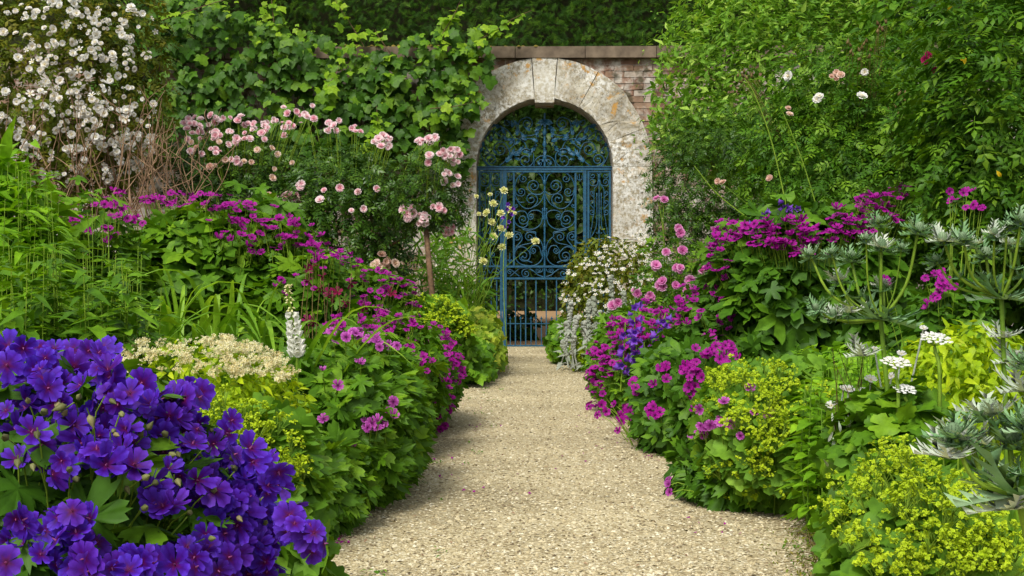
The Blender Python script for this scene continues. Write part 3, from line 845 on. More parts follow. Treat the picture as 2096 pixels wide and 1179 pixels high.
def arch():
    root = thing("stone_arch", (GX, WF, 0), "pale lichened stone arch with keystone framing the blue gate", "arch")
    rs = np.random.default_rng(31); y0, y1 = -.075, .47
    def block(poly, name, yf=y0):
        """a stone from its outline in x,z: front and back ring of a subdivided prism with a worn edge"""
        P = np.array(poly, float); n = len(P); c = P.mean(0)
        rings = []
        ins = P + nrm(c - P) * .003
        for y, Q in ((yf + .0, ins), (yf + .006, P), (y1, P)):
            rings.append(np.stack([Q[:, 0], np.full(n, y), Q[:, 1]], 1))
        mid = c + (ins - c) * .5
        V = np.concatenate([[[c[0], yf - .004, c[1]]], np.stack([mid[:, 0], np.full(n, yf - .003), mid[:, 1]], 1)] + rings)
        V[1:1 + 2 * n] += rs.normal(size=(2 * n, 3)) * .004
        F = []
        for i in range(n):
            j = (i + 1) % n; F.append((0, 1 + i, 1 + j))
            for k in range(3):
                a, b, d, e = 1 + k * n + i, 1 + k * n + j, 1 + (k + 1) * n + j, 1 + (k + 1) * n + i
                F += [(a, e, d), (a, d, b)]
        add(name, to_mesh(name, Tp(V, F), [MST], None, False), root)
    kw = math.radians(10.5)              # half angle of the keystone
    key = []
    for r, hw in ((RI - .055, .115), (RI + .2, .128), (RO + .02, .15)): key.append((-hw, ZS + r))
    key += [(-hw_, z) for hw_, z in [(-.15, ZS + RO + .02), (-.128, ZS + RI + .2), (-.115, ZS + RI - .055)]]
    block(key, "keystone", y0 - .006)
    rk0, rk1 = math.asin(.115 / RI) + .003, math.asin(.152 / RO) + .001
    nv = 4
    for sg in (-1, 1):
        cuts = np.linspace(0, 1, nv + 1) + np.concatenate([[0], rs.uniform(-.03, .03, nv - 1), [0]])
        for k in range(nv):
            poly = []
            def pt(r, t, k0):
                a = math.pi / 2 - (k0 + (math.pi / 2 - k0) * t); return (sg * r * math.cos(a), ZS + r * math.sin(a))
            e = .0006
            ti = np.linspace(cuts[k] + e, cuts[k + 1] - e, 7); 
            inner = [pt(RI, t, rk0) for t in ti]; outer = [pt(RO + (.02 if t < .5 else .0), t, rk1) for t in ti[::-1]]
            rs2 = [pt((RI + RO) / 2, cuts[k + 1] - e, (rk0 + rk1) / 2)]; rs3 = [pt((RI + RO) / 2, cuts[k] + e, (rk0 + rk1) / 2)]
            block(inner + rs2 + outer + rs3, "voussoir")
        z = ZS - .003
        hs = [.46, .40, .5, .42, .38]
        for h in hs:
            z2 = max(.012, z - h); w = RO + rs.uniform(-.02, .03)
            block([(sg * RI, z2), (sg * RI, (z + z2) / 2), (sg * RI, z), (sg * (RI + w) / 2, z), (sg * w, z), (sg * w, (z + z2) / 2), (sg * w, z2), (sg * (RI + w) / 2, z2)], "jamb_stone")
            z = z2 - .003
arch()

# ------------------------------------------------------------------ blue iron gate
GY = 17.2
def gate():
    base = at(1114.5, 712, GY); base[2] = 0
    root = thing("iron_gate", base, "blue wrought iron garden gate with scrollwork standing in the stone arch", "gate")
    def W(pts, dy=0.0):
        return np.array([at(x, y, GY) + np.array([0, dy, 0]) - base for x, y in pts])
    def bar(parent, name, pts, r, sides=4, dy=0.0):
        return add(name, to_mesh(name, tube(W(pts, dy), r, r, sides, True), [MIR], None, False), parent)
    def flat(parent, name, x0, x1, y0, y1, d=.03):
        a, b = at(x0, y1, GY) - base, at(x1, y0, GY) - base
        return add(name, to_mesh(name, box(a[0], b[0], -d / 2, d / 2, a[2], b[2]), [MIR], None, False), parent)
    def spiral(c, p, turns, dr, end=.22):
        c = np.array(c, float); v = np.array(p, float) - c; r = np.linalg.norm(v); a = math.atan2(v[1], v[0])
        t = np.linspace(0, 1, int(14 * turns) + 2)
        rr = r * (1 - (1 - end) * t); aa = a + dr * t * turns * 2 * math.pi
        return np.stack([c[0] + rr * np.cos(aa), c[1] + rr * np.sin(aa)], 1)
    CX = 1114.8
    def scroll(parent, pts, start=None, end=None, r=.0085, both=True, name="scroll", dy=0.0):
        for mir in ((False, True) if both else (False,)):
            P = crom(pts, 7)
            if end: P = np.vstack([P, spiral(end[0], P[-1], end[1], end[2])[1:]])
            if start: P = np.vstack([spiral(start[0], P[0], start[1], start[2])[1:][::-1], P])
            if mir: P = P.copy(); P[:, 0] = 2 * CX - P[:, 0]
            add(name, to_mesh(name, tube(W(P, dy), r * .88, r * .7, 5, True), [MIR]), parent)
            # rounded scroll ends
            for e in ([P[-1]] if end else []) + ([P[0]] if start else []):
                q = W([e], dy)[0]; ts = lathe([(.1, -1), (.8, -.6), (1, 0), (.8, .6), (.1, 1)], 8)
                add("scroll_end", tmesh("scroll_end", ts, [MIR]), parent, Matrix.Translation(q.tolist()) @ Matrix.Scale(.014 if r > .008 else .010, 4))
    def knob(parent, x, y, s=.02):
        q = W([(x, y)])[0]; add("knob", tmesh("knob", lathe([(.2, -1.4), (.7, -1.1), (.6, -.7), (1, 0), (.6, .7), (.7, 1.1), (.2, 1.4)], 8), [MIR]), parent, Matrix.Translation(q.tolist()) @ Matrix.Scale(s, 4))
    # acanthus leaf of beaten iron
    ac = leaf_polar([(-150, .25), (-120, .4), (-95, .32), (-75, .58), (-58, .44), (-40, .78), (-24, .6), (-8, 1.0), (6, 1.05), (22, .62), (40, .78), (58, .44), (75, .58), (95, .32), (120, .4), (150, .25)], -.25, .12, 3, .3)
    def leafy(parent, x, y, ang, s, both=True):
        for mir in ((False, True) if both else (False,)):
            xx = 2 * CX - x if mir else x; a = 180 - ang if mir else ang
            d = np.array([[math.cos(math.radians(a)), 0, math.sin(math.radians(a))]])
            R = frames(d, np.array([[.15, -1, .25]]))[0]; Mm = np.eye(4); Mm[:3, :3] = R * s * .62 * np.array([.62, 1., 1.]); Mm[:3, 3] = W([(xx, y)], -.012)[0]
            add("acanthus_leaf", tmesh("acanthus_leaf", ac, [MIR]), parent, Matrix(Mm.tolist()))

    # --- fixed overthrow in the arch
    ov = flat(root, "overthrow", 976, 1253, 343.5, 348.5, .05)
    flat(ov, "moulding", 976, 1253, 340.8, 342.8, .07)
    bar(ov, "stem", [(CX, 341), (CX, 232)], .014, 6); 
    for y, s in ((296, .03), (271, .034), (258, .022), (322, .03)): knob(ov, CX, y, s)
    scroll(ov, [(1209, 341), (1185, 322), (1167, 308), (1150, 305), (1138, 316), (1138, 332)], end=((1153, 328), 1.3, -1), r=.010)
    scroll(ov, [(1205, 341), (1228, 342), (1243, 322), (1249, 296), (1246, 282)], r=.009)
    scroll(ov, [(1209, 341), (1226, 340), (1237, 330)], end=((1224, 328), 1.3, -1), r=.010)
    scroll(ov, [(1185, 322), (1188, 306), (1196, 293), (1208, 291)], end=((1205, 306), 1.4, 1), r=.009)
    scroll(ov, [(1188, 306), (1176, 292), (1188, 270), (1205, 258)], end=((1205, 275), 1.4, 1), r=.009)
    scroll(ov, [(1150, 305), (1158, 290), (1174, 284), (1186, 288), (1200, 284), (1222, 268), (1232, 276)], end=((1226, 283), 1., 1), r=.008)
    scroll(ov, [(1122, 262), (1136, 276), (1156, 277), (1168, 266), (1166, 248), (1152, 240)], end=((1151, 253), 1.5, -1), r=.009)
    scroll(ov, [(1168, 266), (1180, 252), (1196, 246)], end=((1190, 252), .8, 1), r=.008)
    scroll(ov, [(1130, 300), (1140, 286), (1160, 284)], r=.008)
    scroll(ov, [(1236, 300), (1228, 312)], end=((1234, 310), .9, -1), r=.008)
    scroll(ov, [(1115, 319), (1126, 321), (1135, 330), (1137, 341)], r=.009)
    scroll(ov, [(1115, 330), (1123, 327), (1129, 334)], end=((1124, 335), 1.0, 1), r=.007)
    for x, y, a, s in ((1196, 332, 140, .16), (1183, 320, 115, .13), (1178, 318, 165, .12), (1168, 312, 130, .12), (1160, 311, 185, .10), (1176, 324, 200, .09),
                       (1122, 258, -40, .13), (1128, 262, -75, .12), (1119, 250, -20, .10), (1128, 290, 20, .12), (1134, 298, -60, .12), (1128, 282, 60, .10), (1142, 306, -70, .12),
                       (1150, 286, 10, .11), (1158, 284, 70, .10), (1166, 286, -50, .10), (1172, 278, 95, .12), (1180, 285, -10, .10), (1188, 296, 140, .10), (1190, 288, 40, .11),
                       (1196, 274, 60, .12), (1180, 262, 80, .11), (1206, 262, 25, .12), (1216, 256, -15, .11), (1228, 266, -50, .10), (1238, 300, 60, .11), (1246, 312, 110, .10),
                       (1224, 290, 90, .10), (1212, 314, 30, .09), (1144, 268, 30, .10), (1150, 276, -30, .09), (1170, 256, 45, .1), (1120, 332, 120, .07), (1125, 338, 60, .07), (1240, 284, 120, .1)):
        leafy(ov, x, y, a, s)
    leafy(ov, CX, 318, 90, .10, False)
    for k in range(5): leafy(ov, CX, 246, 200 + 35 * k, .11, False)
    # --- side panels
    for sg in (1, -1):
        fx = (lambda x: x) if sg == 1 else (lambda x: 2 * CX - x)
        def fl(parent, nm, a, b, y0, y1, d=.03): return flat(parent, nm, min(fx(a), fx(b)), max(fx(a), fx(b)), y0, y1, d)
        sp = fl(root, "side_panel", 1202, 1206, 349, 711)
        fl(sp, "post", 1246, 1250, 349, 711); fl(sp, "rail", 1206, 1246, 350, 353); fl(sp, "rail", 1206, 1246, 543.5, 547); fl(sp, "rail", 1206, 1246, 568, 571.5)
        def sc(pts, **k):
            P = [(fx(x), y) for x, y in pts]
            for q in ('start', 'end'):
                if k.get(q): c, t, d = k[q]; k[q] = ((fx(c[0]), c[1]), t, d * sg)
            scroll(sp, P, both=False, r=.0075, **k)
        c = 1226
        for s2 in (1, -1):
            g = lambda x: c + s2 * x
            sc([(g(0), 363), (g(5), 354), (g(14), 353)], end=((g(13), 360), 1.2, s2))
            sc([(g(0), 363), (g(4), 378), (g(14), 381)], end=((g(13), 373), 1.2, -s2))
            sc([(g(1), 366), (g(4), 380), (g(10), 390), (g(10), 430), (g(13), 450), (g(15), 466)], start=None)
            sc([(g(10), 405), (g(15), 400)], end=((g(14), 395), .9, -s2))
            sc([(g(10), 428), (g(16), 421)], end=((g(14), 415), .9, -s2))
            sc([(g(10), 440), (g(15), 440)], end=((g(14), 434), .9, -s2))
            sc([(g(4.5), 395), (g(4.5), 452), (g(8), 470), (g(16), 486)])
            sc([(g(16), 466), (g(17), 488), (g(10), 500), (g(2), 497)], end=((g(7), 493), 1.0, s2))
            sc([(g(0), 470), (g(3), 478), (g(6), 476)])
            sc([(g(0), 560), (g(8), 549), (g(16), 552)], end=((g(13), 558), 1.1, s2))
            sc([(g(0), 520), (g(6), 541), (g(17), 543)], start=((g(5), 522), 1., s2))
        bar(sp, "bar", [(c * 1. if sg == 1 else fx(c), 353), (fx(c), 543)], .0075)
        for k in range(3): bar(sp, "bar", [(fx(1213 + 11 * k), 571), (fx(1213 + 11 * k), 710)], .0085)
        knob(sp, fx(c), 362, .022); knob(sp, fx(c), 476, .018)
        for k in range(4):
            x = fx(1207.5 + 11 * k); bar(sp, "dog_bar", [(x, 650), (x, 711)], .006)
    # --- the leaf that opens
    door = flat(root, "door_leaf", 1028.5, 1037, 349.5, 711, .05)
    flat(door, "stile", 1193.5, 1200, 349.5, 709, .04)
    flat(door, "stile", 1050, 1053.6, 353.5, 545, .03); flat(door, "stile", 1176, 1179.6, 353.5, 545, .03)
    flat(door, "rail", 1037, 1193.5, 349.8, 353.2, .04)
    flat(door, "rail", 1037, 1193.5, 543.5, 547.6, .04); flat(door, "rail", 1037, 1193.5, 568, 572, .04)
    bar(door, "bar", [(CX, 353), (CX, 568)], .011, 6)
    for y, s in ((374, .026), (388, .017), (430, .022), (437, .016), (462, .02), (494, .017), (509, .026), (543, .017)): knob(door, CX, y, s)
    S = lambda *a, **k: scroll(door, *a, **k)
    S([(1117, 372), (1122, 360), (1134, 352), (1150, 352), (1168, 362), (1176, 384), (1172, 408), (1158, 425), (1142, 426), (1131, 416)], end=((1142, 408), 1.5, 1), r=.009)
    S([(1150, 352), (1162, 355), (1166, 364)], end=((1158, 366), 1.2, 1), r=.008)
    S([(1116, 392), (1124, 398), (1138, 397), (1148, 389)], end=((1137, 381), 1.6, -1), r=.0085)
    S([(1176, 384), (1172, 398), (1162, 402)], end=((1163, 393), 1.3, 1), r=.008)
    S([(1116, 398), (1121, 410), (1130, 420), (1142, 426)], r=.008)
    S([(1172, 408), (1166, 414), (1156, 414)], r=.010)
    S([(1178, 418), (1176, 425), (1171, 424)], end=((1173, 421), .8, 1), r=.007)
    S([(1117, 450), (1119, 438), (1128, 431), (1142, 432), (1150, 440)], end=((1143, 443), 1.4, 1), r=.0085)
    S([(1119, 426), (1119, 445), (1124, 460), (1138, 469), (1156, 468), (1172, 460), (1177, 446), (1170, 434), (1156, 433), (1149, 442)], end=((1159, 449), 1.5, -1), r=.009)
    S([(1149, 456), (1151, 462), (1160, 466), (1172, 461)], r=.009)
    S([(1160, 470), (1140, 474), (1133, 476), (1133, 484), (1124, 492), (1119, 503), (1118, 515)], r=.009)
    S([(1133, 478), (1141, 476)], end=((1146, 485), 1.4, 1), r=.008)
    S([(1133, 488), (1141, 497), (1158, 501), (1172, 507), (1177, 516)], r=.008)
    S([(1177, 512), (1168, 500), (1161, 490), (1164, 478), (1174, 474)], end=((1171, 484), 1.4, 1), r=.009)
    S([(1118, 512), (1120, 530), (1132, 542), (1150, 544), (1168, 538), (1176, 522), (1170, 508), (1157, 506), (1146, 516)], end=((1157, 524), 1.5, -1), r=.009)
    S([(1120, 525), (1126, 506), (1138, 503), (1145, 512)], end=((1138, 513), 1.3, 1), r=.008)
    S([(1140, 538), (1150, 534), (1160, 532), (1163, 526)], r=.010)
    # narrow strips beside the stiles
    for x in (1186,):
        S([(x, 356), (x, 366), (x + 2, 372)], r=.007); S([(x - 4, 360), (x - 4, 367), (x, 369), (x + 5, 367), (x + 5, 360)], r=.007)
        S([(x, 543), (x, 524), (x, 518)], r=.008); S([(x - 6, 536), (x - 3, 532), (x, 538), (x + 3, 532), (x + 6, 536)], r=.007)
    # frieze
    S([(1117, 548), (1121, 556), (1130, 558)], end=((1127, 553), 1.2, -1), r=.008)
    S([(1117, 567), (1128, 563), (1136, 556), (1146, 550), (1158, 552)], end=((1153, 560), 1.3, 1), r=.0085)
    S([(1136, 556), (1150, 549), (1166, 550), (1176, 558), (1186, 566)], r=.008)
    S([(1166, 566), (1176, 558), (1184, 552)], end=((1186, 557), 1.1, 1), r=.008)
    # vertical bars and the short spear-topped dog bars
    for k in range(7): bar(door, "bar", [(1055 + 21 * k, 571), (1055 + 21 * k, 709)], .0098)
    tip = lathe([(.5, 0), (1, .15), (1, .5), (.45, 1.0), (.02, 2.4)], 4)
    for k in range(8):
        x = 1044.5 + 21.2 * k
        b = bar(door, "dog_bar", [(x, 653), (x, 709)], .0075)
        q = W([(x, 653)])[0]; add("spear_tip", tmesh("spear_tip", tip, [MIR], False), b, Matrix.Translation(q.tolist()) @ Matrix.Scale(.016, 4))
    flat(door, "rail", 1037, 1193.5, 661.5, 663.2, .02); flat(door, "rail", 1037, 1193.5, 706, 709, .03)
    lt = flat(door, "latch", 1178, 1212, 496, 498.6, .05); knob(door, 1180, 497, .02)
gate()

# ------------------------------------------------------------------ clipped yew hedge behind the wall, with the walk cut through it
def hedge():
    rs = np.random.default_rng(41)
    y0, y1, top = 18.1, 20.8, 5.6
    root = thing("yew_hedge", (GX, y0, 0), "tall clipped dark yew hedge rising behind the brick wall", "hedge")
    base = np.array([GX, y0, 0.])
    TW, TH = 1.35, 3.3
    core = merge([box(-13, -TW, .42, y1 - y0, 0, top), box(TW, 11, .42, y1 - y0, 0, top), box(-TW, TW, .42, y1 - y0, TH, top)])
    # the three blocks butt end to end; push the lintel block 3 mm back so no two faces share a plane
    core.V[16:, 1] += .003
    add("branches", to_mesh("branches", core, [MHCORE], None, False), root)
    P, Nn = [], []
    def face(n, f):
        for _ in range(n): p, q = f(); P.append(p); Nn.append(q)
    def front():
        x = rs.uniform(-6.2, 4.2); z = rs.uniform(2.9, 5.6)
        dip = .10 * math.sin(x * 2.1 + 1) + .08 * math.sin(z * 3 + x) 
        if x < -1.1: dip += .16 + .10 * math.sin(x * 3.3)
        return (x, dip, z), (0, -1, .25)
    face(15000, front)
    face(1800, lambda: ((-TW + rs.uniform(0, .08), rs.uniform(0, 2.7), rs.uniform(.1, TH)), (1, -.2, .2)))
    face(1800, lambda: ((TW - rs.uniform(0, .08), rs.uniform(0, 2.7), rs.uniform(.1, TH)), (-1, -.2, .2)))
    face(1800, lambda: ((rs.uniform(-TW, TW), rs.uniform(0, 2.7), TH - rs.uniform(0, .25)), (0, -.5, -1)))
    face(700, lambda: ((rs.uniform(-6.2, 4.2), rs.uniform(0, 2.7), top + rs.uniform(-.05, .1)), (0, 0, 1)))
    P, Nn = np.array(P), nrm(np.array(Nn, float)); n = len(P)
    P += rs.normal(size=P.shape) * .045
    nn = nrm(Nn + rs.normal(size=(n, 3)) * .45); tn = rs.normal(size=(n, 3)) * .7 + np.array([0, -.2, -.3]) + Nn * .5
    d = tn - nn * (tn * nn).sum(1, keepdims=True)
    scatter("foliage", YEW, rs.integers(0, 3, n), P, frames(d, nn), rs.uniform(.07, .14, n), [M['yew']], root, rs)
hedge()

def end_hedge():
    rs = np.random.default_rng(43); base = np.array([GX, 36.0, 0.])
    root = thing("yew_hedge", base, "dark hedge closing the far end of the walk beyond the gate", "hedge")
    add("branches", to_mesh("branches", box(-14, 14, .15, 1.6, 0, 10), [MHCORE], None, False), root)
    n = 3600; P = np.stack([rs.uniform(-3.4, 3.4, n), rs.normal(size=n) * .1, rs.uniform(0, 7.5, n)], 1)
    nn = nrm(np.array([0, -1, .3]) + rs.normal(size=(n, 3)) * .5); d = rs.normal(size=(n, 3)); d -= nn * (d * nn).sum(1, keepdims=True)
    scatter("foliage", OVATE, rs.integers(0, 3, n), P, frames(d, nn), rs.uniform(.10, .2, n), [M['laurel']], root, rs)
end_hedge()
# shrubs at the end of the dark walk and spilling beside the track
for i, (px, Y, hw, top, bot, lab) in enumerate([(1040, 24.6, 120, 205, 590, "dark glossy laurel closing the walk behind the gate, on its left"),
                                       (1180, 25.4, 130, 190, 585, "dark glossy laurel closing the walk behind the gate, on its right"),
                                       (1110, 26.5, 150, 150, 600, "tall dark laurel farthest back behind the gate"),
                                       (1062, 19.0, 34, 640, None, "low leafy clump beside the earth track just behind the gate")]):
    plant("laurel_shrub", lab, "shrub", px, Y, hw, top, bot, seed=50 + i, leaf=OVATE, key='ovate', ls=.15 if i < 3 else .13, n=2200 if i < 3 else 260, single=60, mat='laurel', amp=.35, inner=.6, group="shrubs behind the gate")

# ------------------------------------------------------------------ climbing vine over the wall
def vine():
    rs = np.random.default_rng(61)
    base = at(640, 712, 16.85); base[2] = 0
    root = thing("wall_vine", base, "large-leaved green vine smothering the wall on the left of the arch", "vine")
    topx = np.array([200, 300, 380, 450, 520, 570, 640, 700, 745, 800, 850, 890, 940, 985, 1005, 1012])
    topy = np.array([-40, -30, -10, 15, 28, 38, 62, 92, 112, 108, 78, 62, 58, 64, 100, 170])
    # clumps of leaves hang over each other like shingles with dark hollows between
    P, d, nn, sz = [], [], [], []
    k = 0
    cl = []
    while len(cl) < 520:
        px = rs.uniform(215, 1006); t = np.interp(px, topx, topy); py = t + (rs.random() ** .9) * (335 - t)
        if px > 955 and py > 235: continue
        if px > 985 and py > 150: continue
        cl.append((px, py, rs.uniform(-.05, .30)))
    for px, py, out in cl:
        for _ in range(4):
            qx, qy = px + rs.normal() * 17, py + rs.normal() * 15
            if qy < np.interp(qx, topx, topy) - 4 or qx > 1004 or (qx > 962 and qy > 240): continue
            Y = 16.86 - max(.02, out + rs.uniform(-.12, .12)) - .05
            P.append(at(qx, qy, Y)); sz.append(rs.choice([.5, .8, 1., 1.]) * rs.uniform(.07, .115))
            nn.append(np.array([rs.normal() * .3, -1, .55 + rs.normal() * .3])); d.append(np.array([rs.normal() * .55, -.25, -1]))
    P, nn, d, sz = np.array(P), nrm(np.array(nn)), np.array(d), np.array(sz); n = len(P)
    d = d - nn * (d * nn).sum(1, keepdims=True); R = frames(d, nn); tid = rs.integers(0, len(VINE), n)
    o = np.argsort(P[:, 1])
    a, b = o[:290], o[290:]
    singles("leaf", 'vine', VINE, tid[a], P[a] - base, R[a], sz[a], [M['vine_leaf']], root)
    scatter("foliage", VINE, tid[b], P[b] - base, R[b], sz[b], [M['vine_leaf']], root, rs)
    # young bright leaves along the top edge and on loose shoots
    shoots = [[(985, 80, 16.6), (1015, 62, 16.6), (1048, 40, 16.6), (1088, 22, 16.5)], [(745, 95, 16.7), (715, 45, 16.7), (690, 8, 16.7), (680, -20, 16.7)],
              [(905, 70, 16.6), (930, 30, 16.6), (945, -5, 16.6)], [(560, 45, 16.6), (556, 10, 16.6), (554, -20, 16.6)], [(800, 110, 16.6), (775, 75, 16.6), (768, 60, 16.6)],
              [(660, 210, 16.4), (672, 175, 16.4), (692, 140, 16.5), (700, 110, 16.6)], [(880, 222, 16.4), (930, 218, 16.4), (985, 205, 16.5)], [(330, 40, 16.3), (420, 10, 16.3), (520, -20, 16.3)],
              [(760, 300, 16.4), (772, 250, 16.4), (768, 200, 16.5)]]
    st = []; YP, YS, YD = [], [], []
    for s in shoots:
        c = crom([at(*q) for q in s], 8); st.append(tube(c - base, .007, .003, 4))
        for i, p in enumerate(c):
            f = i / len(c)
            for _ in range(2):
                if rs.random() < .45:
                    YP.append(p + rs.normal(size=3) * .05); YS.append(.10 * (1.1 - f * .8) * rs.uniform(.6, 1.1)); YD.append((rs.normal() * .8, -.3, rs.normal() * .6 - .2))
    for _ in range(110):
        px = rs.uniform(280, 1000); t = np.interp(px, topx, topy); p = at(px, t + rs.normal() * 7 + (60 * rs.random() ** 2), 16.55 + rs.uniform(-.1, .15))
        YP.append(p); YS.append(rs.uniform(.03, .075)); YD.append((rs.normal() * .7, -.3, -.5))
    YP, YS = np.array(YP), np.array(YS); YD = np.array(YD); n = len(YP)
    nn = nrm(np.array([0, -.7, .7]) + rs.normal(size=(n, 3)) * .35); YD = YD - nn * (YD * nn).sum(1, keepdims=True)
    singles("young_leaf", 'vine', VINE, rs.integers(0, len(VINE), n), YP - base, frames(YD, nn), YS, [M['vine_young']], root)
    for _ in range(26):   # woody stems on the wall
        x = rs.uniform(300, 860); p0 = at(x, 500, 16.85); p1 = at(x + rs.normal() * 40, rs.uniform(90, 220), 16.8)
        st.append(tube(crom([p0, (p0 + p1) / 2 + np.array([rs.normal() * .15, -.03, 0]), p1], 6) - base, .012, .006, 4))
    so = add("stems", to_mesh("stems", merge(st), [M['bark']]), root); so["kind"] = "stuff"
vine()
# ------------------------------------------------------------------ left border, from the back forward
def white_rambler():
    root, sh, base, rs = plant("rambling_rose", "white rambling rose tumbling over at the top left corner", "rose", 95, 11.8, 240, -130, 420, seed=71, leaf=ROSEL, key='rosel', ls=.13,
                               n=4100, single=120, mat='olive_leaf', amp=.25, inner=.5, ry_=.8, p=.8, core=.22)
    masks = [(80, 60, 120, 80, 60), (230, 60, 90, 60, 22), (60, 190, 100, 90, 56), (190, 180, 90, 80, 46), (130, 300, 130, 70, 46), (260, 250, 60, 80, 22), (40, 340, 60, 50, 14), (235, 350, 30, 40, 8)]
    bloom(root, sh, base, rs, masks, ROSE + [STAR5[0]], 'rambler', ['white'], .026, sv=.4, face=(.5, .3, .6), stems=None, jit=.4)
    bloom(root, sh, base, rs, [(120, 130, 180, 150, 40), (150, 300, 150, 80, 40)], [TRUSS[1], TRUSS[3]], 'ramblertruss', ['white'], .05, name="flower_cluster", sv=.3, face=(.5, .2, .6), stems=None)
    # dry brown canes
    tw = []
    for i in range(85):
        x = rs.uniform(60, 385); Y = rs.uniform(10.6, 11.6); b = at(x + rs.normal() * 40, rs.uniform(420, 470), Y)
        tpx = x + rs.normal() * 55; tpy = rs.uniform(150, 350) if x < 330 else rs.uniform(215, 340)
        t = at(tpx, tpy, Y + rs.uniform(-.3, .1)); m = (b + t) / 2 + rs.normal(size=3) * np.array([.07, .04, .05])
        c = crom([b, m, t], 6); tw.append(tube(c - base, .0055, .0022, 3))
        for _ in range(2):
            k = rs.integers(3, len(c) - 1); e = c[k] + rs.normal(size=3) * np.array([.12, .05, .10]) + np.array([0, 0, .16])
            tw.append(tube(crom([c[k], (c[k] + e) / 2 + rs.normal(size=3) * .02, e], 3) - base, .004, .0018, 3))
    o = add("dry_canes", to_mesh("dry_canes", merge(tw), [M['twig']]), root); o["kind"] = "stuff"; o["label"] = "tangle of dry brown canes under the white blooms"
white_rambler()

def pink_roses():
    A = plant("rose_bush", "wide pink rose bush, blooms along its flat top, under the wall vine", "rose", 500, 12.6, 150, 268, 600, seed=72, leaf=ROSEL, key='rosel', ls=.115, n=3000, single=110, mat='rose_leaf', amp=.22, ry_=.7, inner=.55, core=.22)
    r, sh, b, rs = A
    bloom(r, sh, b, rs, [(610, 232, 43, 23, 12), (520, 252, 135, 18, 29), (440, 258, 81, 23, 20), (410, 290, 61, 32, 10), (500, 280, 81, 21, 8)], ROSE, 'rose', ['pink_rose'], .030, sv=.3, face=(.2, .4, .7), stems='stem', stem_r=.003)
    bloom(r, sh, b, rs, [(470, 330, 50, 20, 5), (420, 305, 50, 20, 5), (560, 330, 60, 40, 6)], ROSE, 'rose', ['peach_rose'], .03, sv=.3, face=(.3, .3, .7), stems=None)
    bloom(r, sh, b, rs, [(478, 330, 8, 8, 1), (600, 405, 26, 22, 3), (545, 415, 26, 12, 3)], TRUSS, 'truss', ['pink_rose'], .07, name="flower_cluster", face=(.2, .2, .9), stems=None)
    B = plant("rose_bush", "dark leaved pink rose bush in the middle, before the wall vine", "rose", 705, 12.2, 130, 292, 660, seed=73, leaf=ROSEL, key='rosel', ls=.115, n=3200, single=110, mat='rose_leaf', amp=.28, ry_=.7, inner=.55, core=.22)
    r, sh, b, rs = B
    bloom(r, sh, b, rs, [(690, 262, 54, 18, 11), (800, 262, 24, 29, 10), (768, 300, 30, 18, 7), (630, 238, 14, 13, 3), (870, 284, 24, 9, 5)], ROSE, 'rose', ['pink_rose'], .030, sv=.3, face=(.2, .4, .7), stem_r=.003)
    bloom(r, sh, b, rs, [(750, 385, 27, 18, 2), (680, 385, 27, 13, 2), (745, 420, 68, 52, 3), (640, 400, 54, 52, 3)], ROSE, 'rose', ['pink_rose'], .032, sv=.3, face=(.3, .3, .7), stems=None)
    bloom(r, sh, b, rs, [(830, 440, 14, 18, 3), (785, 540, 18, 10, 3), (800, 548, 10, 8, 1)], TRUSS, 'truss', ['peach_rose'], .075, name="flower_cluster", face=(.2, .2, .9), stems=None)
    # dark branches below the leaves
    for pts in ([(640, 490), (700, 478), (760, 470)], [(700, 522), (770, 512), (820, 490), (850, 470)], [(720, 640), (730, 560), (715, 470)], [(800, 640), (790, 540), (760, 450), (745, 400)]):
        stalk(r, b, [at(x, y, 11.9) for x, y in pts], .016, .01, 'bark', 'branch')
    C = plant("standard_rose", "standard rose with a bare brown trunk and pink heads, beside the arch", "rose", 868, 11.4, 72, 325, 470, seed=74, leaf=ROSEL, key='rosel', ls=.095, n=1300, single=90, mat='rose_leaf', amp=.4, lobes=14, inner=.6)
    r, sh, b, rs = C
    bloom(r, sh, b, rs, [(918, 314, 38, 10, 14), (865, 284, 19, 9, 4), (885, 322, 19, 13, 4)], ROSE, 'rose', ['pink_rose'], .030, sv=.25, face=(.2, .4, .7), stem_r=.003)
    bloom(r, sh, b, rs, [(868, 452, 10, 12, 2), (832, 438, 10, 12, 1), (895, 430, 8, 8, 1), (915, 466, 14, 10, 2), (930, 350, 20, 30, 3)], TRUSS, 'truss', ['pink_rose'], .075, name="flower_cluster", face=(.2, .2, .9), stems=None)
    stalk(r, b, [at(890, 690, 11.2), at(888, 640, 11.2), at(878, 540, 11.2), at(872, 470, 11.3), at(864, 400, 11.4)], .024, .02, 'bark', 'trunk', 8)
    # crimson and washed-out heads low at the front of the wide bush
    r, sh, b, rs = A
    bloom(r, sh, b, rs, [(590, 432, 22, 10, 5)], ROSE, 'rose', ['crimson'], .04, sv=.2, face=(.2, .2, .9), stems=None)
    bloom(r, sh, b, rs, [(595, 410, 22, 16, 4), (545, 418, 20, 12, 3)], TRUSS, 'truss', ['peach_rose'], .07, name="flower_cluster", face=(.2, .2, .9), stems=None)
pink_roses()

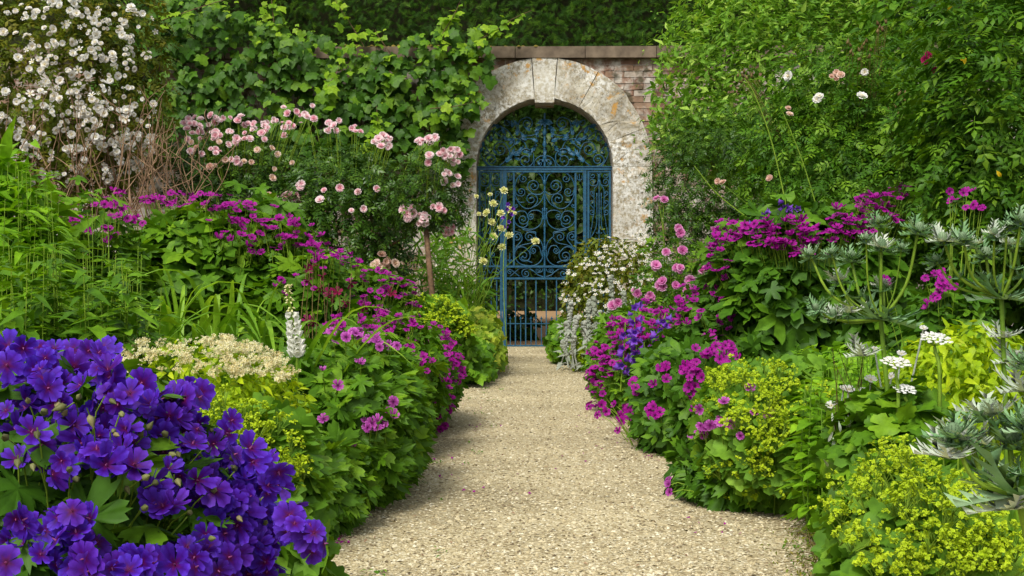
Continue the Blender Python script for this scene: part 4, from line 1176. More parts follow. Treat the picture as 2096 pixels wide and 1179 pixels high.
def scabious():
    px, Y = 945, 13.3; base = at(px, 712, Y); base[2] = 0
    root = thing("giant_scabious", base, "tall pale yellow scabious on wiry stems before the gate's left edge", "flower")
    rs = np.random.default_rng(81)
    heads = [(1031, 390), (1009, 417), (996, 436), (1006, 455), (1025, 437), (1043, 430), (1026, 468), (1010, 484), (1042, 482), (1096, 494), (1028, 506), (989, 535), (1053, 437), (980, 438), (1003, 398), (975, 402), (962, 470)]
    for i, (x, y) in enumerate(heads):
        yy = Y + rs.uniform(-.4, .4); p = at(x, y, yy); s = .046 if i < 12 else .026
        one(root, base, "flower", 'pinc%d' % (i % 2), PINC[i % 2], ['lemon'], p, nrm([rs.normal() * .3, -.8, .6]), s, rs.uniform(0, 6))
        b = at(px + rs.normal() * 18, 690 + rs.uniform(-60, 0), Y); stalk(root, base, [b, (b * .6 + p * .4) + np.array([rs.normal() * .06, 0, .05]), p - np.array([0, 0, .01])], .005, .0028, sides=4)
    st = []
    for _ in range(60):
        b = at(px + rs.normal() * 30, 700, Y + rs.normal() * .3); b[2] = 0
        t = at(px - 10 + rs.normal() * 42, rs.uniform(430, 640), Y + rs.normal() * .4)
        st.append(tube(bez(b, (b + t) / 2 + np.array([rs.normal() * .1, 0, .12]), t, 6) - base, .004, .0018, 3))
    o = add("stems", to_mesh("stems", merge(st), [M['stem']]), root); o["kind"] = "stuff"
    n = 1000; P = np.stack([at(px - 40 + rs.normal() * 36, rs.uniform(470, 700), Y + rs.normal() * .35) for _ in range(n)])
    nn = nrm(np.array([0, -.5, .6]) + rs.normal(size=(n, 3)) * .5); d = rs.normal(size=(n, 3)) + np.array([0, 0, .7]); d -= nn * (d * nn).sum(1, keepdims=True)
    scatter("foliage", WILLOW, rs.integers(0, 3, n), P - base, frames(d, nn), rs.uniform(.09, .2, n), [M['geran_leaf']], root, rs)
    # a few lilac bells growing through
    b2 = at(1040, 712, 13.0); b2[2] = 0
    r2 = thing("bellflower", b2, "lilac bellflower spike among the pale yellow scabious", "flower")
    for x, y in ((1036, 430), (1044, 440), (1034, 446), (1042, 456), (1036, 466), (1046, 428), (1040, 420)):
        one(r2, b2, "bell", 'bell', BELL[0], ['purple'], at(x, y, 13.0 + rs.uniform(-.05, .05)), nrm([rs.normal() * .6, -.8, .2]), .03)
    stalk(r2, b2, [b2, at(1030, 560, 13.0), at(1040, 420, 13.0)], .005, .003)
scabious()

# bigger plain leaves and mounds along the back of the path, left
plant("comfrey_clump", "broad upright green leaves at the foot of the standard rose", "plant", 915, 11.6, 50, 610, seed=82, leaf=OVATE, key='ovate', ls=.2, n=90, single=70, mat='bright_leaf', droop=-.6, up=.2, fill=True)
r, sh, b, rs = plant("lady_mantle", "lime green lady's mantle mound under the standard rose's trunk", "plant", 885, 10.8, 78, 612, seed=83, leaf=ROUND, key='round', ls=.055, n=700, single=60, mat='alch_leaf', amp=.25)
bloom(r, sh, b, rs, [(880, 640, 60, 30, 40), (900, 670, 60, 30, 30), (840, 660, 40, 30, 16)], LIME, 'lime', ['lime', 'stem'], .085, name='flower_spray', stems=None, face=(.4, .7, .1))
plant("ivy_mound", "variegated yellow green ivy mound against the path's far left end", "shrub", 978, 12.6, 46, 632, seed=84, leaf=VINE, key='vine', ls=.055, n=1200, single=100, mat='varieg', amp=.3, ry_=.9)
plant("ivy_mound", "dark green ivy skirt trailing onto the gravel before the gate", "shrub", 960, 11.8, 52, 690, seed=85, leaf=VINE, key='vine', ls=.05, n=600, single=60, mat='geran_leaf', amp=.3, ry_=1.2)
plant("fern_clump", "dark feathery plant filling the gap left of the gate", "plant", 950, 14.4, 58, 560, seed=86, leaf=LANCE, key='lance', ls=.13, n=900, single=40, mat='lance_leaf', amp=.3)

# tall magenta cranesbills at the back
r, sh, b, rs = plant("cranesbill", "large leafy cranesbill with magenta flowers along its crest, under the pink roses", "geranium", 440, 7.6, 205, 432, seed=91, leaf=PALMM, key='palmm', ls=.10, n=2300, single=190, mat='geran_leaf', amp=.12, ry_=.6, p=.75, loose=.01)
bloom(r, sh, b, rs, [(380, 408, 75, 16, 22), (310, 404, 30, 12, 8), (450, 415, 40, 18, 14), (520, 440, 60, 26, 16), (590, 470, 50, 26, 12), (560, 500, 70, 30, 8), (500, 460, 90, 40, 8), (235, 402, 20, 14, 7)],
      GERAN, 'geran', ['magenta'], .024, face=(.2, .8, .3), stems='stem', jit=.35)
r, sh, b, rs = plant("cranesbill", "loose cranesbill with small magenta flowers among the tall leafy stems, far left", "geranium", 190, 6.6, 120, 430, seed=92, leaf=PALM, key='palm', ls=.075, n=900, single=60, mat='geran_leaf', amp=.25, ry_=.4)
bloom(r, sh, b, rs, [(140, 440, 36, 22, 9), (220, 425, 40, 22, 12), (250, 460, 40, 26, 7), (150, 475, 30, 16, 6), (65, 503, 12, 8, 2), (205, 480, 30, 16, 5), (115, 415, 20, 8, 2)], GERAN, 'geran', ['magenta'], .02, face=(.2, .6, .5))
r, sh, b, rs = plant("cranesbill", "cranesbill with deep magenta flowers behind the dark red columbines", "geranium", 740, 8.0, 112, 545, seed=93, leaf=PALM, key='palm', ls=.07, n=1500, single=110, mat='geran_leaf', amp=.25, ry_=.5)
bloom(r, sh, b, rs, [(690, 545, 50, 26, 24), (760, 575, 50, 24, 20), (820, 590, 40, 22, 14), (680, 590, 50, 30, 16), (745, 610, 70, 26, 18), (800, 630, 60, 20, 8), (640, 500, 24, 40, 9), (700, 640, 50, 30, 8)],
      GERAN, 'geran', ['magenta'], .022, face=(.2, .8, .15))
r, sh, b, rs = plant("cranesbill", "cranesbill covered in bright magenta flowers spilling over the path's left edge", "geranium", 842, 7.9, 96, 668, seed=94, leaf=PALM, key='palm', ls=.06, n=1700, single=130, mat='geran_leaf', amp=.22, ry_=.75)
bloom(r, sh, b, rs, [(830, 690, 50, 22, 20), (880, 715, 40, 26, 22), (915, 745, 34, 26, 22), (925, 770, 26, 16, 14), (890, 780, 34, 30, 20), (900, 820, 26, 34, 18), (895, 855, 20, 16, 9), (900, 690, 50, 30, 16), (840, 740, 40, 40, 16), (790, 710, 40, 26, 10)],
      GERAN, 'geran', ['magenta'], .0215, face=(.4, .7, .25))
bloom(r, sh, b, rs, [(900, 942, 16, 14, 5), (902, 968, 6, 8, 2)], GERAN, 'geran', ['magenta'], .021, face=(.2, .2, .9), stem_len=.12)
# near green mound with a few orchid flowers
r, sh, b, rs = plant("cranesbill", "near green cranesbill mound with a few orchid pink flowers, overhanging the gravel", "geranium", 722, 5.45, 125, 700, seed=95, leaf=PALMX, key='palmx', ls=.08, n=2350, single=260, mat='geran_leaf', amp=.2, ry_=.62, p=.78, droop=.7)
bloom(r, sh, b, rs, [(765, 870, 24, 26, 9), (800, 825, 10, 12, 3), (712, 905, 8, 8, 1), (668, 756, 10, 8, 1), (690, 690, 30, 14, 6), (740, 735, 20, 10, 2), (685, 795, 10, 8, 1), (745, 690, 40, 16, 9), (790, 700, 30, 14, 6), (735, 680, 30, 10, 5), (670, 855, 10, 8, 1), (800, 850, 10, 8, 2)],
      GERAN, 'geran', ['orchid'], .0185, face=(.2, .5, .6))
# leaves resting on the gravel at its foot
plant("cranesbill", "low cranesbill leaves lying at the gravel edge beside the violet flowers", "geranium", 620, 4.75, 110, 885, seed=96, leaf=PALMX, key='palmx', ls=.08, n=1000, single=160, mat='geran_leaf', amp=.25, ry_=.35, droop=.8)

r, sh, b, rs = plant("cranesbill", "cranesbill with magenta flowers joining the near green mound to the columbines", "geranium", 770, 6.7, 120, 655, seed=99, leaf=PALM, key='palm', ls=.062, n=1500, single=110, mat='geran_leaf', amp=.35, lobes=16, ry_=.5)
bloom(r, sh, b, rs, [(720, 660, 60, 20, 16), (790, 672, 50, 20, 16), (840, 660, 30, 16, 8), (700, 700, 40, 20, 6), (860, 730, 40, 40, 14), (820, 770, 40, 30, 8), (780, 650, 60, 14, 10)], GERAN, 'geran', ['magenta'], .019, face=(.25, .7, .25))
r, sh, b, rs = plant("cranesbill", "cranesbill drift with magenta flowers between the rose bushes and the daylily leaves", "geranium", 620, 7.3, 105, 530, seed=100, leaf=PALM, key='palm', ls=.075, n=1300, single=100, mat='geran_leaf', amp=.35, lobes=16, ry_=.45)
bloom(r, sh, b, rs, [(600, 490, 60, 24, 12), (640, 525, 40, 30, 14), (560, 470, 50, 20, 9), (670, 520, 40, 20, 12), (620, 580, 60, 30, 7), (540, 450, 40, 16, 8)], GERAN, 'geran', ['magenta'], .021, face=(.2, .8, .2))
def columbines(label, spots, Y, base_px, seed):
    rs = np.random.default_rng(seed); base = at(base_px, 900, Y); base[2] = 0
    root = thing("columbine", base, label, "flower")
    spur = tube(bez((0, 0, 0), (.1, 0, -.5), (.35, 0, -1.0), 4), .1, .03, 4)
    t = merge([flower5(.34, .5, 5, seed=9)] + [xf(spur, rz(k * 1.2566), .8) for k in range(5)])
    for i, (x, y) in enumerate(spots):
        p = at(x, y, Y + rs.uniform(-.15, .15)); one(root, base, "flower", 'columbine', t, ['claret'], p, nrm([rs.normal() * .4, -.4, -.8 if i % 3 else .3]), .027, rs.uniform(0, 6))
        b = base + np.array([rs.normal() * .06, rs.normal() * .05, .1]); stalk(root, base, [b, (b + p) / 2 + np.array([rs.normal() * .04, 0, .04]), p + np.array([.0, 0, .03]), p], .003, .0018, 'stem_dark', sides=4)
columbines("claret columbines on thin dark stems above the white foxglove", [(628, 552), (632, 575), (660, 565), (690, 598), (655, 590), (680, 610), (672, 600), (718, 580), (640, 660), (628, 655), (705, 620), (745, 628), (800, 600), (640, 545)], 6.6, 660, 97)

def foxglove():
    Y = 4.4; base = at(604, 900, Y); base[2] = 0; rs = np.random.default_rng(98)
    root = thing("foxglove", base, "single white foxglove spire above the cream shrub", "flower")
    pts = [base, at(606, 800, Y), at(606, 715, Y), at(598, 650, Y), at(588, 592, Y), at(592, 582, Y)]
    stalk(root, base, pts, .006, .002)
    b1 = lathe([(.10, 0), (.3, .12), (.36, .55), (.48, .95), (.62, 1.1)], 10)
    c = crom(pts[2:], 12); m = len(c)
    for i in range(30):                                   # open bells below, closed buds above, in close rows round the stem
        f = (i / 29.) ** 1.15; p = c[min(m - 1, int(f * (m - 1)))]
        for a in (-1.5, -.5, .5, 1.5):
            if (i % 2) == (a in (-1.5, .5)): continue
            a += rs.uniform(-.25, .25); bell_ = f < .42
            dn = nrm([math.sin(a), -math.cos(a) * .75, -.55 + .5 * f]); s = (.0215 if bell_ else .017) * (1 - .72 * f) * rs.uniform(.9, 1.1)
            one(root, base, "bell" if bell_ else "bud", 'foxbell' if bell_ else 'foxbud', b1 if bell_ else BUDT[0], ['foxglove' if bell_ else 'lemon'], p + dn * .004, dn, s)
foxglove()

# cream flowered golden shrub and lady's mantle
r, sh, b, rs = plant("cream_shrub", "low golden shrub topped with cream white flowers behind the violet cranesbill", "shrub", 420, 4.2, 195, 712, seed=101, leaf=TINY, key='tiny', ls=.032, n=5200, single=60, mat='gold_leaf', amp=.15, ry_=.34, p=.75, jit=.6, loose=0)
bloom(r, sh, b, rs, [(300, 722, 90, 24, 60), (430, 716, 80, 24, 60), (540, 728, 70, 26, 50), (440, 750, 120, 20, 40), (560, 760, 40, 20, 16), (250, 740, 40, 20, 16)], CREAM, 'creamsp', ['cream'], .018, name='flower_cluster', stems=None, face=(.2, .9, .4), sv=.3, off=(.98, 1.05), lift=.01)
r, sh, b, rs = plant("lady_mantle", "lime flowered lady's mantle right beside the violet cranesbill", "plant", 520, 3.35, 140, 835, seed=102, leaf=ROUND, key='round', ls=.045, n=900, single=110, mat='alch_leaf', amp=.25, ry_=.24, loose=0)
bloom(r, sh, b, rs, [(470, 840, 60, 26, 16), (430, 810, 50, 24, 8), (520, 870, 60, 30, 16), (600, 935, 46, 20, 9), (490, 930, 40, 20, 7), (600, 980, 30, 20, 5), (560, 900, 50, 30, 8), (500, 900, 40, 20, 5)], LIME, 'lime', ['lime', 'stem'], .038, name='flower_spray', stems='stem', face=(.3, .8, .1), stem_len=.12)

# strap leaved daylily, lance leaved stems, bright shrub at the far left
def daylily():
    Y = 5.0; base = at(385, 900, Y); base[2] = 0; rs = np.random.default_rng(103)
    root = thing("daylily_clump", base, "arching light green strap leaves behind the cream shrub", "plant")
    ts = [strap(.62, .030, .34, .72), strap(.7, .034, .42, .85), strap(.5, .026, .5, .55), strap(.66, .028, .3, 1.0)]
    for i in range(120):
        a = rs.uniform(0, 6.28) if i < 60 else rs.uniform(-1.3, 1.3) - math.pi
        k = int(rs.integers(0, 4)); s = rs.uniform(.6, .95)
        Mm = np.eye(4); Mm[:3, :3] = (rz(a) @ rx(rs.uniform(.15, .7))) * s; Mm[:3, 3] = (rs.normal() * .2, rs.normal() * .10, .24)
        add("leaf", tmesh("strap%d" % k, ts[k], [M['strap_leaf']]), root, Matrix(Mm.tolist()))
daylily()

def leafy_stems(name, label, boxes, Y, mat, leaf, key, ls, seed, topw=.4, per=26, single=120, up=.3, rl=.0035, group=None):
    """upright stems each clothed in narrow leaves from the ground to the tip: boxes of (px0, px1, top0, top1, count)"""
    rs = np.random.default_rng(seed); mx = np.mean([(q[0] + q[1]) / 2 for q in boxes]); base = at(mx, 900, Y); base[2] = 0
    root = thing(name, base, label, "plant", group); P, d, s, st = [], [], [], []
    for x0, x1, t0, t1, k in boxes:
        for _ in range(k):
            x = rs.uniform(x0, x1); yy = Y + rs.uniform(-.35, .35); f = (x - x0) / max(1, x1 - x0); tp = at(x, t0 + (t1 - t0) * f + rs.normal() * 10, yy)
            b = at(x + rs.normal() * 14, 900, yy); b[2] = 0.0
            c = crom([b, (b + tp) / 2 + rs.normal(size=3) * .02, tp], 8); st.append(tube(c - base, rl, rl * .5, 4))
            for q in range(per):
                g = 1 - (q / per) * .85; pt = c[min(len(c) - 1, int(g * (len(c) - 1)))] + rs.normal(size=3) * .006
                a = q * 2.4 + rs.uniform(-.3, .3)
                P.append(pt); d.append((math.cos(a), math.sin(a), up * (.4 + g * .8) - .2)); s.append(ls * (topw + (1 - topw) * min(1, (1 - g) * 3 + .15)) * rs.uniform(.75, 1.2))
    P, d, s = np.array(P), nrm(np.array(d)), np.array(s); n = len(P)
    nn = np.array([0, 0, 1.]) + rs.normal(size=(n, 3)) * .25; R = frames(d, nn); tid = rs.integers(0, len(leaf), n)
    qx, qy = proj(P); o = np.argsort(P[:, 1] * .5 - P[:, 2] + 9 * ((qx < 0) | (qx > 2096) | (qy > 1179)) + .4 * rs.random(n)); a, b_ = o[:single], o[single:]
    singles("leaf", key, leaf, tid[a], P[a] - base, R[a], s[a], [M[mat]], root)
    scatter("foliage", leaf, tid[b_], P[b_] - base, R[b_], s[b_], [M[mat]], root, rs)
    o = add("stems", to_mesh("stems", merge(st), [M['stem']]), root); o["kind"] = "stuff"
    return root
plant("goldenrod_clump", "dense bright yellow green foliage at the left margin, lower than the white rose", "plant", -10, 5.7, 150, 322, seed=107, leaf=LANCE, key='lance', ls=.13, n=2300, single=150, mat='bright_leaf', droop=-.5, up=.1, amp=.25, ry_=.3)
leafy_stems("goldenrod_clump", "bright yellow green leafy stems at the far left under the white rose", [(-40, 40, 318, 345, 14), (30, 120, 345, 410, 13), (0, 110, 420, 470, 9)], 5.4, 'bright_leaf', LANCE, 'lance', .15, 104, per=34, single=180, rl=.0026)
leafy_stems("phlox_clump", "mid green narrow leaved stems filling the left border above the violet flowers", [(-30, 130, 490, 510, 14), (90, 260, 515, 540, 14), (200, 330, 540, 600, 10), (60, 300, 570, 630, 14)], 4.4, 'geran_leaf', LANCE, 'lance', .14, 105, per=34, single=200, rl=.0024)
leafy_stems("willow_herb", "dark reedy stems rising through the cranesbill flowers at the left", [(100, 220, 420, 450, 4), (220, 300, 500, 520, 3)], 5.6, 'lance_leaf', WILLOW, 'willow', .12, 106, per=18, single=60)

def violet():
    r, sh, b, rs = plant("violet_cranesbill", "violet blue cranesbill in full flower filling the near left corner", "geranium", 150, 2.05, 370, 790, seed=110, leaf=PALMX, key='palmx', ls=.05, n=1100, single=200, mat='geran_dark', amp=.12, ry_=.40, p=.9, zc=.35, loose=0)
    masks = [(70, 745, 90, 40, 13), (150, 745, 70, 40, 8), (330, 815, 70, 40, 9), (170, 800, 90, 50, 12), (60, 850, 80, 50, 12), (190, 870, 80, 50, 10), (330, 860, 80, 50, 13), (80, 940, 70, 50, 10), (240, 930, 70, 50, 8),
             (360, 940, 80, 50, 13), (470, 920, 50, 60, 9), (530, 1000, 40, 50, 8), (440, 1010, 70, 50, 13), (350, 1010, 60, 40, 6), (560, 1080, 60, 50, 13), (640, 1120, 34, 30, 6), (470, 1100, 70, 50, 12), (580, 1150, 80, 30, 9),
             (40, 1110, 60, 60, 12), (130, 1090, 60, 50, 9), (190, 1150, 90, 40, 12), (330, 1140, 90, 40, 9), (440, 1165, 80, 30, 8), (395, 820, 24, 30, 3), (560, 1000, 30, 40, 6), (600, 1065, 36, 40, 8), (520, 945, 30, 40, 5), (500, 1050, 50, 50, 8), (205, 725, 20, 16, 2), (20, 720, 40, 20, 4)]
    masks = [(a_, b_, c_, d_, int(k_ * 1.32 + .5)) for a_, b_, c_, d_, k_ in masks]
    bloom(r, sh, b, rs, masks, GERAN, 'gerbig', ['blue'], .0195, face=(.25, .15, .7), jit=.55, sv=.28, off=(.94, 1.14), stems=None, lift=.0)
    bloom(r, sh, b, rs, [(180, 900, 180, 130, 26), (420, 1000, 180, 130, 24)], BUDT, 'bud', ['bud'], .014, name='bud', face=(.3, -.3, .5), stem_r=.001, stem_len=.06, off=(1.0, 1.12))
    for pts in ([(210, 1090), (222, 1030), (215, 960), (240, 900)], [(230, 1130), (275, 1060), (330, 1010)], [(310, 1175), (330, 1120), (380, 1060)], [(60, 1080), (75, 990)], [(170, 1100), (185, 1010), (200, 960)], [(130, 1040), (160, 960)]):
        stalk(r, b, [at(x, y, 1.86) for x, y in pts], .0016, .0011, 'stem', 'flower_stalk', 5)
violet()

# ------------------------------------------------------------------ right border, from the back forward
plant("grey_shrub", "big soft green shrub with upright silvery shoots overhanging the wall at the right", "shrub", 1628, 14.6, 282, -220, 420, seed=121, leaf=UPRT, key='uprt', ls=.105, n=11000, single=280, mat='grey_leaf', amp=.14, lobes=18, ry_=1.1, up=.5, droop=-1.0, zc=.3, p=.95, inner=.3, loose=.06, core=.22)
def shoots():
    rs = np.random.default_rng(122); base = at(1500, 712, 14.2); base[2] = 0
    P, d, s = [], [], []
    o = [q for q in bpy.data.objects if q.name == "grey_shrub"][0]; b = np.array(o.location)
    for _ in range(190):
        a = rs.uniform(0, 1); px = 1362 + 420 * a; py = 110 - 190 * a ** .5 + rs.uniform(0, 260) * (1 - a * .3)
        if px < 1360 and py > 140: px += 30
        p = at(px, py, 14.2 - .9 * (1 - abs(px - 1570) / 260) + rs.uniform(0, .2))
        for k in range(7):
            f = rs.uniform(0, 6.28); P.append(p + np.array([0, 0, .035 * k])); d.append((math.cos(f) * .9, math.sin(f) * .9, .6)); s.append(.085 * (1 - k * .1))
    P, d, s = np.array(P), np.array(d), np.array(s); n = len(P)
    scatter("shoots", LANCE, rs.integers(0, 3, n), P - b, frames(d, rs.normal(size=(n, 3)) * .3 + np.array([0, 0, 1.])), s, [M['grey_leaf']], o, rs)
shoots()
plant("background_shrub", "dense green shrub filling the back of the right border, deepest in the corner", "shrub", 1960, 13.2, 230, -90, 560, seed=126, leaf=OVATE, key='ovate', ls=.12, n=4200, single=60, mat='rose_light', amp=.2, ry_=.8, core=.22)
plant("rose_thicket", "dark fine leaved rose thicket on the right of the stone arch", "rose", 1450, 13.0, 125, 225, 520, seed=123, leaf=ROSEL, key='rosel', ls=.085, n=2400, single=90, mat='rose_leaf', amp=.3, ry_=.6, core=.22)
r, sh, b, rs = plant("shrub_rose", "tall green shrub rose with a few white blooms and brown hips, right of centre", "rose", 1740, 10.6, 200, 95, 560, seed=124, leaf=ROSEL, key='rosel', ls=.108, n=4900, single=260, mat='rose_light', amp=.38, lobes=14, ry_=.8, inner=.45, core=.22)
bloom(r, sh, b, rs, [(1676, 202, 8, 6, 2), (1762, 196, 8, 5, 1), (1760, 150, 8, 8, 1), (1970, 172, 6, 6, 1), (1610, 155, 6, 6, 1)], ROSE, 'rose', ['white'], .034, stems='stem', face=(.2, .4, .7))
bloom(r, sh, b, rs, [(1710, 160, 16, 10, 4), (1615, 228, 8, 8, 2), (1570, 360, 10, 8, 1), (1470, 375, 10, 8, 2)], ROSE, 'rose', ['peach_rose'], .027, stems='stem', face=(.2, .4, .7))
bloom(r, sh, b, rs, [(1525, 162, 18, 14, 9), (1760, 100, 40, 26, 12), (1800, 70, 30, 20, 7), (1855, 205, 30, 14, 6), (1830, 230, 20, 12, 4)], BUDT, 'bud', ['stem_dark'], .035, name='rose_hip', stems='stem_dark', face=(.2, .8, .2))
for pts in ([(1620, 480), (1580, 300), (1545, 200), (1525, 165)], [(1560, 470), (1470, 400), (1420, 340)], [(1680, 460), (1640, 330), (1600, 230)]):
    stalk(r, b, [at(x, y, 9.9) for x, y in pts], .0055, .003, 'stem', 'cane')
r, sh, b, rs = plant("overhanging_rose", "near rose bush with larger oval leaves hanging into the top right corner", "rose", 2040, 7.4, 190, -80, 640, seed=125, leaf=ROSEL, key='rosel', ls=.13, n=2900, single=260, mat='rose_light', amp=.4, lobes=14, ry_=.6, inner=.5, core=.22)
bloom(r, sh, b, rs, [(1895, 122, 8, 10, 2), (1910, 148, 5, 5, 1)], ROSE, 'rose', ['crimson'], .02, stems=None, face=(.2, .2, .8))
bloom(r, sh, b, rs, [(1948, 8, 8, 12, 1), (1960, 120, 20, 12, 2), (2050, 365, 12, 6, 1)], OVATE, 'ovate', ['yellow_fl'], .04, name='yellowed_leaf', stems=None, face=(.3, .3, .4))

# white flowered olive shrub, silver lamb's ears, pink roses
r, sh, b, rs = plant("white_shrub", "olive green shrub speckled with small white flowers, right of the gate's foot", "shrub", 1262, 14.0, 108, 492, seed=131, leaf=TINY, key='tiny', ls=.06, n=6500, single=60, mat='olive_leaf', amp=.28, ry_=.6, jit=.6, p=.85)
bloom(r, sh, b, rs, [(1330, 500, 60, 26, 50), (1280, 530, 70, 34, 60), (1220, 560, 60, 40, 36), (1330, 550, 50, 40, 40), (1290, 590, 60, 30, 34), (1200, 610, 40, 30, 16), (1160, 600, 26, 30, 8), (1240, 640, 60, 30, 20), (1340, 480, 40, 14, 10), (1150, 660, 16, 30, 5), (1255, 497, 30, 12, 5)],
      STAR5, 'star', ['white'], .0205, stems=None, face=(.3, .6, .3), sv=.35)
plant("golden_marjoram", "low dark green clump at the path's far right end by the gate", "plant", 1160, 13.9, 36, 655, seed=132, leaf=ROUND, key='round', ls=.055, n=600, single=50, mat='geran_leaf', amp=.25, ry_=.5)

M['lamb_leaf'] = leafmat("woolly grey leaf", (.24, .27, .21), (.32, .35, .29), (.40, .41, .37), .1, .9, .1, keep=True, sheen=.3)
def lambs_ears():
    Y = 12.7; rs = np.random.default_rng(133); base = at(1205, 760, Y); base[2] = 0
    root = thing("lambs_ears", base, "silver woolly lamb's ear spikes at the path edge by the white flowered shrub", "plant")
    sp = [(1168, 620, 755), (1205, 618, 750), (1226, 640, 750), (1180, 650, 752), (1250, 568, 720), (1152, 700, 752), (1195, 660, 755), (1215, 610, 745), (1236, 660, 750), (1262, 630, 745), (1175, 690, 755), (1248, 620, 740), (1160, 660, 750), (1276, 600, 700)]
    woolly = lathe([(.3, 0), (1, .3), (1, .7), (.5, 1.1), (.05, 1.3)], 6)
    for i, (x, t, bt) in enumerate(sp):
        yy = Y + rs.uniform(-.5, .2); a = at(x + rs.normal() * 6, bt, yy); a[2] = max(0, a[2]); p = at(x, t, yy)
        c = crom([a, (a + p) / 2 + rs.normal(size=3) * .015, p], 8)
        s = add("spike", to_mesh("spike", merge([tube(c - base, .008, .005, 5)] +
            [xf(woolly, frames_n(np.array([[.1, .2, 1.]]), nrm(np.array([[math.cos(q * 1.3), math.sin(q * 1.3), .7]])))[0], .017 * (1.15 - q / 140.), (c[len(c) - 1] + (c[len(c) - 10] - c[len(c) - 1]) * (q / 78.)) - base + rs.normal(size=3) * .006) for q in range(78)]),
            [M['lamb_leaf']]), root)
    P = np.stack([at(rs.uniform(1148, 1280), rs.uniform(660, 762), Y + rs.uniform(-.4, .2)) for _ in range(190)]); P[:, 2] = np.maximum(P[:, 2], .02); n = len(P)
    d = rs.normal(size=(n, 3)) * np.array([1, 1, .6]); nn = nrm(np.array([0, -.3, 1]) + rs.normal(size=(n, 3)) * .3); d -= nn * (d * nn).sum(1, keepdims=True)
    singles("leaf", 'lambleaf', POINT, rs.integers(0, 3, n), P - base, frames(d, nn), rs.uniform(.06, .12, n), [M['lamb_leaf']], root)
lambs_ears()
r, sh, b, rs = plant("lady_mantle", "small lime green tuft between the silver lamb's ears", "plant", 1186, 12.6, 16, 690, seed=134, leaf=ROUND, key='round', ls=.04, n=90, single=20, mat='gold_leaf')
bloom(r, sh, b, rs, [(1185, 715, 12, 22, 12)], LIME, 'lime', ['lime', 'stem'], .06, name='flower_spray', stems=None)

r, sh, b, rs = plant("rose_bush", "pink double roses between the white flowered shrub and the magenta cranesbills", "rose", 1385, 9.8, 82, 470, seed=135, leaf=ROSEL, key='rosel', ls=.10, n=1200, single=80, mat='rose_light', amp=.3, ry_=.4)
bloom(r, sh, b, rs, [(1346, 546, 8, 10, 2), (1392, 545, 14, 8, 3), (1430, 550, 12, 8, 2), (1414, 568, 10, 8, 2), (1355, 588, 10, 8, 2), (1360, 578, 6, 5, 1), (1418, 592, 14, 8, 2), (1436, 596, 8, 6, 1), (1318, 605, 16, 8, 3), (1295, 600, 12, 6, 2), (1262, 622, 10, 6, 2), (1382, 475, 10, 10, 2), (1400, 512, 8, 7, 1), (1368, 515, 8, 6, 1), (1342, 404, 8, 7, 1), (1363, 412, 6, 5, 1), (1462, 478, 6, 5, 1), (1380, 588, 10, 8, 1)],
      ROSE, 'rose', ['mauve_rose'], .033, sv=.2, face=(.2, .3, .9), stem_r=.003)

# magenta cranesbills on the right
r, sh, b, rs = plant("cranesbill", "cranesbill thick with magenta flowers leaning over the path's right edge", "geranium", 1300, 9.0, 92, 640, seed=141, leaf=PALM, key='palm', ls=.06, n=1600, single=120, mat='geran_leaf', amp=.2, ry_=.8)
bloom(r, sh, b, rs, [(1265, 665, 26, 14, 14), (1290, 700, 50, 26, 34), (1240, 720, 36, 22, 22), (1230, 760, 30, 26, 18), (1215, 790, 16, 24, 8), (1340, 630, 40, 20, 20), (1350, 655, 40, 22, 22), (1310, 670, 40, 20, 18), (1390, 650, 30, 22, 12), (1270, 745, 40, 24, 16), (1330, 700, 40, 24, 16), (1210, 830, 10, 12, 4)],
      GERAN, 'geran', ['magenta'], .023, face=(.25, .75, .2))
r, sh, b, rs = plant("cranesbill", "dark leaved cranesbill with magenta flowers low over the gravel, before the bellflowers", "geranium", 1405, 7.1, 102, 690, seed=142, leaf=PALMM, key='palmm', ls=.075, n=1700, single=150, mat='geran_dark', amp=.22, ry_=.62, droop=.7)
bloom(r, sh, b, rs, [(1415, 755, 22, 18, 16), (1425, 790, 20, 24, 12), (1445, 715, 24, 12, 7), (1500, 712, 26, 14, 10), (1470, 735, 40, 16, 10), (1340, 835, 14, 22, 7), (1280, 855, 12, 26, 8), (1300, 790, 30, 20, 6), (1270, 870, 8, 24, 4), (1430, 840, 8, 12, 3), (1360, 770, 30, 26, 5), (1240, 830, 26, 26, 6)],
      GERAN, 'geran', ['magenta'], .022, face=(.2, .4, .7))
r, sh, b, rs = plant("cranesbill", "tall cranesbill with a broad band of magenta flowers behind the sea hollies", "geranium", 1640, 7.7, 185, 418, seed=143, leaf=PALMM, key='palmm', ls=.11, n=2300, single=200, mat='geran_dark', amp=.2, ry_=.6, p=.75)
bloom(r, sh, b, rs, [(1500, 470, 50, 26, 34), (1560, 480, 60, 24, 34), (1610, 490, 50, 22, 22), (1680, 480, 60, 26, 30), (1740, 440, 50, 26, 34), (1800, 415, 50, 22, 34), (1840, 395, 36, 14, 20), (1850, 440, 30, 20, 10), (1450, 510, 30, 16, 14), (1660, 520, 40, 16, 12), (1750, 480, 40, 20, 10), (1480, 540, 30, 40, 8), (1600, 460, 50, 20, 12)],
      GERAN, 'geran', ['magenta'], .026, face=(.2, .9, .12))
r, sh, b, rs = plant("cranesbill", "straggling cranesbill with scattered magenta flowers between the two tall sea hollies", "geranium", 1930, 6.4, 90, 560, seed=144, leaf=PALM, key='palm', ls=.07, n=700, single=50, mat='geran_dark', amp=.25, ry_=.4)
